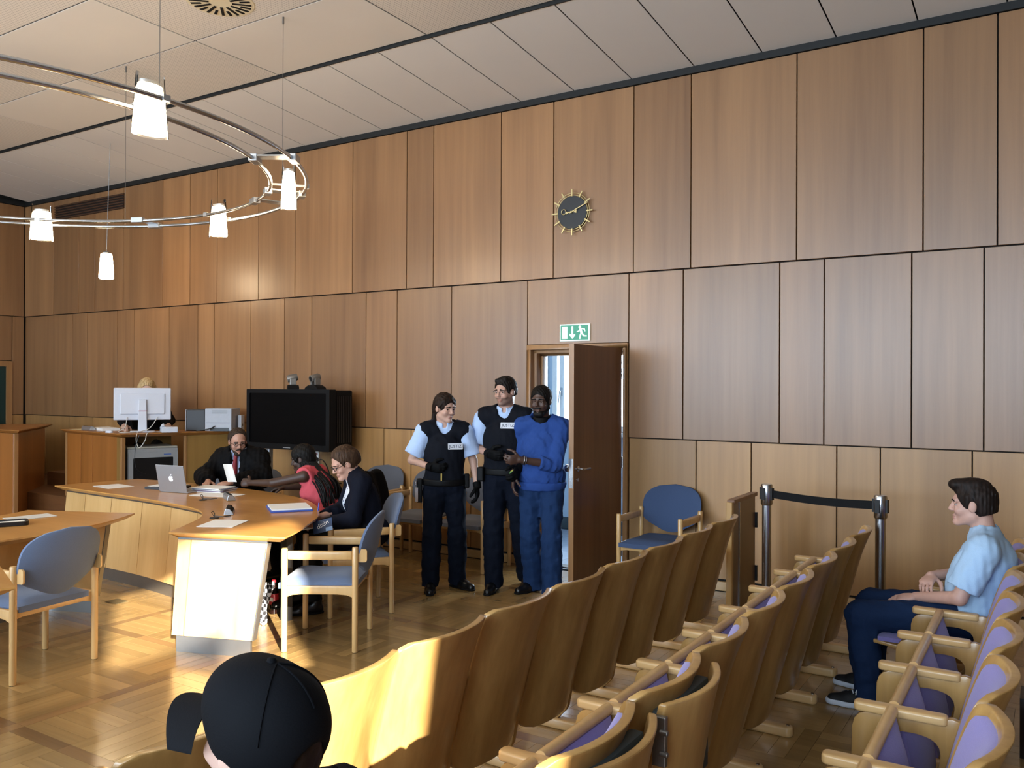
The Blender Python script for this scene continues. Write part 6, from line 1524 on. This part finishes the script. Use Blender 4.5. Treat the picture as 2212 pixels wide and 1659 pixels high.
# ---- clerk behind the monitor
oc = thing('office_chair', 'black high-backed office chair behind the white monitor', 'chair', (-9.30, -0.62, 0.40), R2(-35))
MB().shell(lambda u, v: (-0.20-0.06*v+0.05*(2*u-1)**2, (2*u-1)*0.25*(1-0.5*max(0, 2*v-1)**3), 0.58+0.62*v), lambda u, v: (-0.26-0.06*v+0.05*(2*u-1)**2, (2*u-1)*0.25*(1-0.5*max(0, 2*v-1)**3), 0.58+0.62*v), 12, 12).obj('backrest', BLACKM, oc, smooth=0.9)
MB().lathe([(0, 0.56), (0.24, 0.565), (0.25, 0.60), (0.22, 0.63), (0, 0.635)], 24).obj('seat', BLACKM, oc, smooth=0.8)
MB().tube([(0, 0, 0.06), (0, 0, 0.56)], 0.03, 12).obj('gas_lift', CHROME, oc)
for k in range(5):
    a = 2*PI*k/5; lg = MB().tube([(0, 0, 0.10), (0.28*math.cos(a), 0.28*math.sin(a), 0.06)], [0.025, 0.016], 8).obj('base_arm', BLACK, oc)
    MB().lathe([(0.0, -0.02), (0.028, -0.015), (0.028, 0.015), (0, 0.02)], 12, (0.28*math.cos(a), 0.28*math.sin(a), 0.0295), ax='x').obj('castor', BLACK, lg)
J = joints(pelvis=(-0.06,0,0.73), chest=(-0.02,0,1.00), neck=(0.0,0,1.165), head=(0.05,0,1.285), shl=(-0.02,0.16,1.115), shr=(-0.02,-0.16,1.115),
           ell=(0.10,0.26,0.90), wrl=(0.34,0.24,0.86), elr=(0.10,-0.26,0.90), wrr=(0.34,-0.24,0.86), hipl=(-0.02,0.09,0.72), hipr=(-0.02,-0.09,0.72),
           knl=(0.36,0.11,0.55), knr=(0.36,-0.11,0.55), anl=(0.25,0.1,0.10), anr=(0.25,-0.1,0.10), toel=(0.38,0.11,0.03), toer=(0.38,-0.11,0.03))
p = Person('blonde clerk in black half hidden behind the white monitor', (-9.24, -0.70, 0.40), R2(-35), J, '#c4a08e', 0.008, thin=0.92)
p.hands = [(J['wrl'], frame_from((0.95, -0.1, -0.25), (-0.1, -0.9, 0.1), True), dict()), (J['wrr'], frame_from((0.95, 0.1, -0.25), (-0.1, 0.9, 0.1)), dict())]
p.body(rotm(0, R2(14)))
p.hair(hairmat('blonde hair', '#8f7346', '#cdb48a'), 0.014, low=-0.14, extra=lambda f, hf, Mh, sc: [f.cap(hf((-0.01, 0.085*q, 0.02)), hf((0.0, 0.085*q, -0.13)), 0.022, 0.02, 0.02) for q in (1, -1)])
p.garment('sweater', cloth('black sweater', '#0b0b0e', 0.85), lambda f, J: (torso(f, J, 0.02, 0.035, w=0.95), [(f.cap(J['sh'+q], J['el'+q], 0.064, 0.058, 0.03), f.cap(J['el'+q], J['wr'+q]-(J['wr'+q]-J['el'+q])*0.1, 0.058, 0.04, 0.02)) for q in 'lr'], f.cap(J['neck']+V3(0.02, 0, 0), J['neck']+V3(0.05, 0, 0.1), 0.06, 0.08, 0.01, True)), 0.01)
p.trousers(BLACKM, 0.02, 0.06, 0.02, 0.08)
for q in 'lr': p.shoe(q, SHOEB)

# ---- young man seated in the back row
J = joints(pelvis=(-0.06,0,0.535), chest=(-0.13,0,0.81), neck=(-0.118,0,0.962), head=(-0.065,0,1.122), shl=(-0.125,0.178,0.908), shr=(-0.125,-0.178,0.908),
           ell=(-0.02,0.225,0.665), wrl=(0.195,0.10,0.618), elr=(0.01,-0.245,0.70), wrr=(0.135,-0.01,0.715),
           hipl=(-0.03,0.09,0.525), hipr=(-0.03,-0.09,0.525), knl=(0.455,0.16,0.50), knr=(0.455,-0.15,0.50), anl=(0.42,0.17,0.09), anr=(0.45,-0.13,0.09), toel=(0.56,0.19,0.03), toer=(0.60,-0.14,0.03))
p = Person('young man in a light blue polo shirt and jeans sitting in the back row', (-0.40, -2.0, 0), R2(180), J, '#c49a8a', 0.005, thin=0.95)
p.hands = [(J['wrl'], frame_from((0.96, -0.15, -0.22), (-0.1, -0.9, 0.25), True), dict(curl=(0.15, 0.25, 0.2))), (J['wrr'], frame_from((0.15, 0.95, -0.28), (-0.95, 0.15, 0.1)), dict(curl=(0.35, 0.7, 0.6)))]
p.body(rotm(R2(0), R2(2)), lips='#a4675f')
HY = hairmat('dark brown styled hair', '#120d0b', '#2a1f1a')
def quiff(f, hf, Mh, sc):
    f.ell(hf((0.015, 0, 0.104)), (0.092, 0.062, 0.030), Mh, 0.025); f.ell(hf((0.078, 0, 0.098)), (0.034, 0.050, 0.026), Mh, 0.02)
    for q in (1, -1): f.cap(hf((0.02, 0.077*q, 0.04)), hf((0.022, 0.074*q, -0.015)), 0.012, 0.007, 0.012)
p.hair(HY, 0.008, face=((0.115, 0, -0.028), (0.080, 0.100, 0.098)), low=-0.070, extra=quiff, res=0.0045)
POLO = cloth('pale blue polo', '#a6c2de', 0.85, 200, 0.15, 0.05)
def polo(f, J):
    torso(f, J, 0.020, 0.04, w=0.97, belly=0.01); f.ell(J['pelvis']+V3(0, 0, 0.0), (0.155, 0.195, 0.10), None, 0.03)
    f.ell((J['pelvis']+J['chest'])*0.5+V3(0.015, 0, 0.02), (0.128, 0.16, 0.19), None, 0.06)
    for q in 'lr': p.sleeve(f, q, 0.022, 0, 0.82, 0.016)
    f.wrinkle(0.0028, 55, 12, 0.5); f.wrinkle(0.0010, 120, 13, 0.8)
    n = J['neck']; f.cap(n+V3(-0.005, 0, -0.03), n+V3(-0.004, 0, 0.042), 0.082, 0.066, 0.01, flat=True); f.cap(n+V3(0, 0, 0.0), n+V3(0.015, 0, 0.12), 0.056, 0.062, 0.0, True)
    f.box(n+V3(0.10, 0, 0.03), (0.07, 0.018, 0.06), None, 0.004, 0.004, True)
p.garment('polo_shirt', POLO, polo, 0.006, 0)
p.trousers(cloth('dark blue jeans', '#1b2c4a', 0.85, 220, 0.2, 0.15), 0.020, 0.068, 0.045, 0.06, wr=0.004, name='jeans')
for q in 'lr':
    o = p.shoe(q, plain('black canvas', '#0d0e12', 0.7), sole=0.032, solemat=plain('white rubber', '#cfd6e2', 0.5))
    a, t = p.J['an'+q], p.J['toe'+q]; d = t-a; d[2] = 0; d /= np.linalg.norm(d); y = np.cross(V3(0,0,1), d); lc = MB()
    for k in range(5):
        c = V3(a[0], a[1], 0)+d*(0.035+0.022*k)+V3(0, 0, 0.104-0.008*k); lc.tube([tuple(c-y*0.024+d*0.006*(-1)**k-V3(0, 0, 0.012)), tuple(c), tuple(c+y*0.024-d*0.006*(-1)**k-V3(0, 0, 0.012))], 0.0032, 6)
    c = V3(a[0], a[1], 0.10)+d*0.03
    for sg in (1, -1): lc.tube(catmull3([Vector(c), Vector(c+y*0.03*sg+d*0.02+V3(0, 0, 0.012)), Vector(c+y*0.05*sg+d*0.03-V3(0, 0, 0.02)), Vector(c+y*0.02*sg+d*0.015-V3(0,0,0.004))], 4), 0.0028, 6)
    lc.obj('laces', PATCH, o)

# ---- man with the black cap (foreground)
J = joints(pelvis=(0.06,0,0.56), chest=(0.03,0,0.80), neck=(-0.005,0,0.96), head=(0.0,0,1.120), shl=(0.0,0.19,0.905), shr=(0.0,-0.19,0.905),
           ell=(0.08,0.25,0.66), wrl=(0.30,0.12,0.64), elr=(0.08,-0.25,0.66), wrr=(0.30,-0.12,0.64), hipl=(0.08,0.09,0.54), hipr=(0.08,-0.09,0.54),
           knl=(0.46,0.12,0.52), knr=(0.46,-0.12,0.52), anl=(0.40,0.12,0.09), anr=(0.40,-0.12,0.09), toel=(0.54,0.14,0.03), toer=(0.54,-0.14,0.03))
p = Person('person in a black baseball cap seen from behind in the foreground', (-1.148, -6.078, 0), R2(180), J, '#c9a596', 0.006)
p.hands = [(J['wrl'], frame_from((0.95, -0.2, -0.2), (-0.1, -0.9, 0.2), True), dict()), (J['wrr'], frame_from((0.95, 0.2, -0.2), (-0.1, 0.9, 0.2)), dict())]
p.body(rotm(R2(2), R2(-9)))
p.hair(HB, 0.004, low=-0.075, face=((0.115, 0, -0.035), (0.085, 0.090, 0.100)), wr=0.001, extra=lambda f, hf, Mh, sc: f.cut(hf((0, 0, 0.05)), Mh@V3(0, 0, 1)))
CAPM = cloth('black cap twill', '#090b10', 0.8, 300, 0.15, 0.05)
hf, Mh = p.hf, p.Mh; f = Sdf(J['head']-0.24, J['head']+0.26, 0.005)
f.ell(hf((-0.012, 0, 0.030)), (0.114, 0.094, 0.104), Mh, 0.0); f.ell(hf((0.035, 0, 0.055)), (0.084, 0.081, 0.077), Mh, 0.02)
f.cut(hf((0, 0, -0.020)), -(Mh@V3(-0.10, 0, 1)))
f.ell(hf((-0.130, 0, -0.004)), (0.034, 0.046, 0.040), Mh, 0.003, True)
cp = thing('baseball_cap', 'black baseball cap on the head of the person in the foreground', 'cap', (-1.148, -6.078, 0), R2(180))
link('cap_crown', f.mesh('cap_crown', 1), CAPM, cp)
def bill(u, v, o):
    a = 2*u-1; x = 0.062+0.048*(1-a*a)+0.100*v*(1-0.30*a*a); y = 0.096*a*(1-0.10*v); z = 0.020-0.022*v-0.040*a*a+o
    return tuple(hf((x, y, z)))
MB().shell(lambda u, v: bill(u, v, 0.005), lambda u, v: bill(u, v, 0), 24, 12).obj('cap_bill', CAPM, cp, smooth=0.8)
MB().lathe([(0, 0.008), (0.007, 0.006), (0.009, 0.0), (0, 0)], 12, tuple(hf((0.0, 0, 0.134)))).obj('cap_button', CAPM, cp, smooth=1)
MB().tube([hf((-0.128, -0.048, -0.028)), hf((-0.140, 0, -0.032)), hf((-0.128, 0.048, -0.028))], 0.008, 8).obj('cap_strap', CAPM, cp)
for az in (120, 180, 240):
    a = R2(az); pts = []
    for k in range(12):
        e = R2(4+84*k/11); pts.append(hf((-0.012+0.1155*math.cos(e)*math.cos(a), 0.0952*math.cos(e)*math.sin(a), 0.030+0.1052*math.sin(e))))
    if az == 180: pts = pts[4:]
    MB().tube(pts, 0.0017, 5).obj('cap_seam', CAPM, cp)
p.garment('hoodie', cloth('dark hoodie', '#15171c', 0.9), lambda f, J: (torso(f, J, 0.03, 0.04), [(f.cap(J['sh'+q], J['el'+q], 0.07, 0.062, 0.03), f.cap(J['el'+q], J['wr'+q]-(J['wr'+q]-J['el'+q])*0.1, 0.062, 0.045, 0.02)) for q in 'lr'], f.cap(J['neck']+V3(0, 0, 0.02), J['neck']+V3(0, 0, 0.12), 0.068, 0.08, 0.01, True)), 0.01)
p.trousers(cloth('charcoal trousers', '#1a1c22', 0.85), 0.02, 0.07, 0.03, 0.06)
for q in 'lr': p.shoe(q, SHOEB)
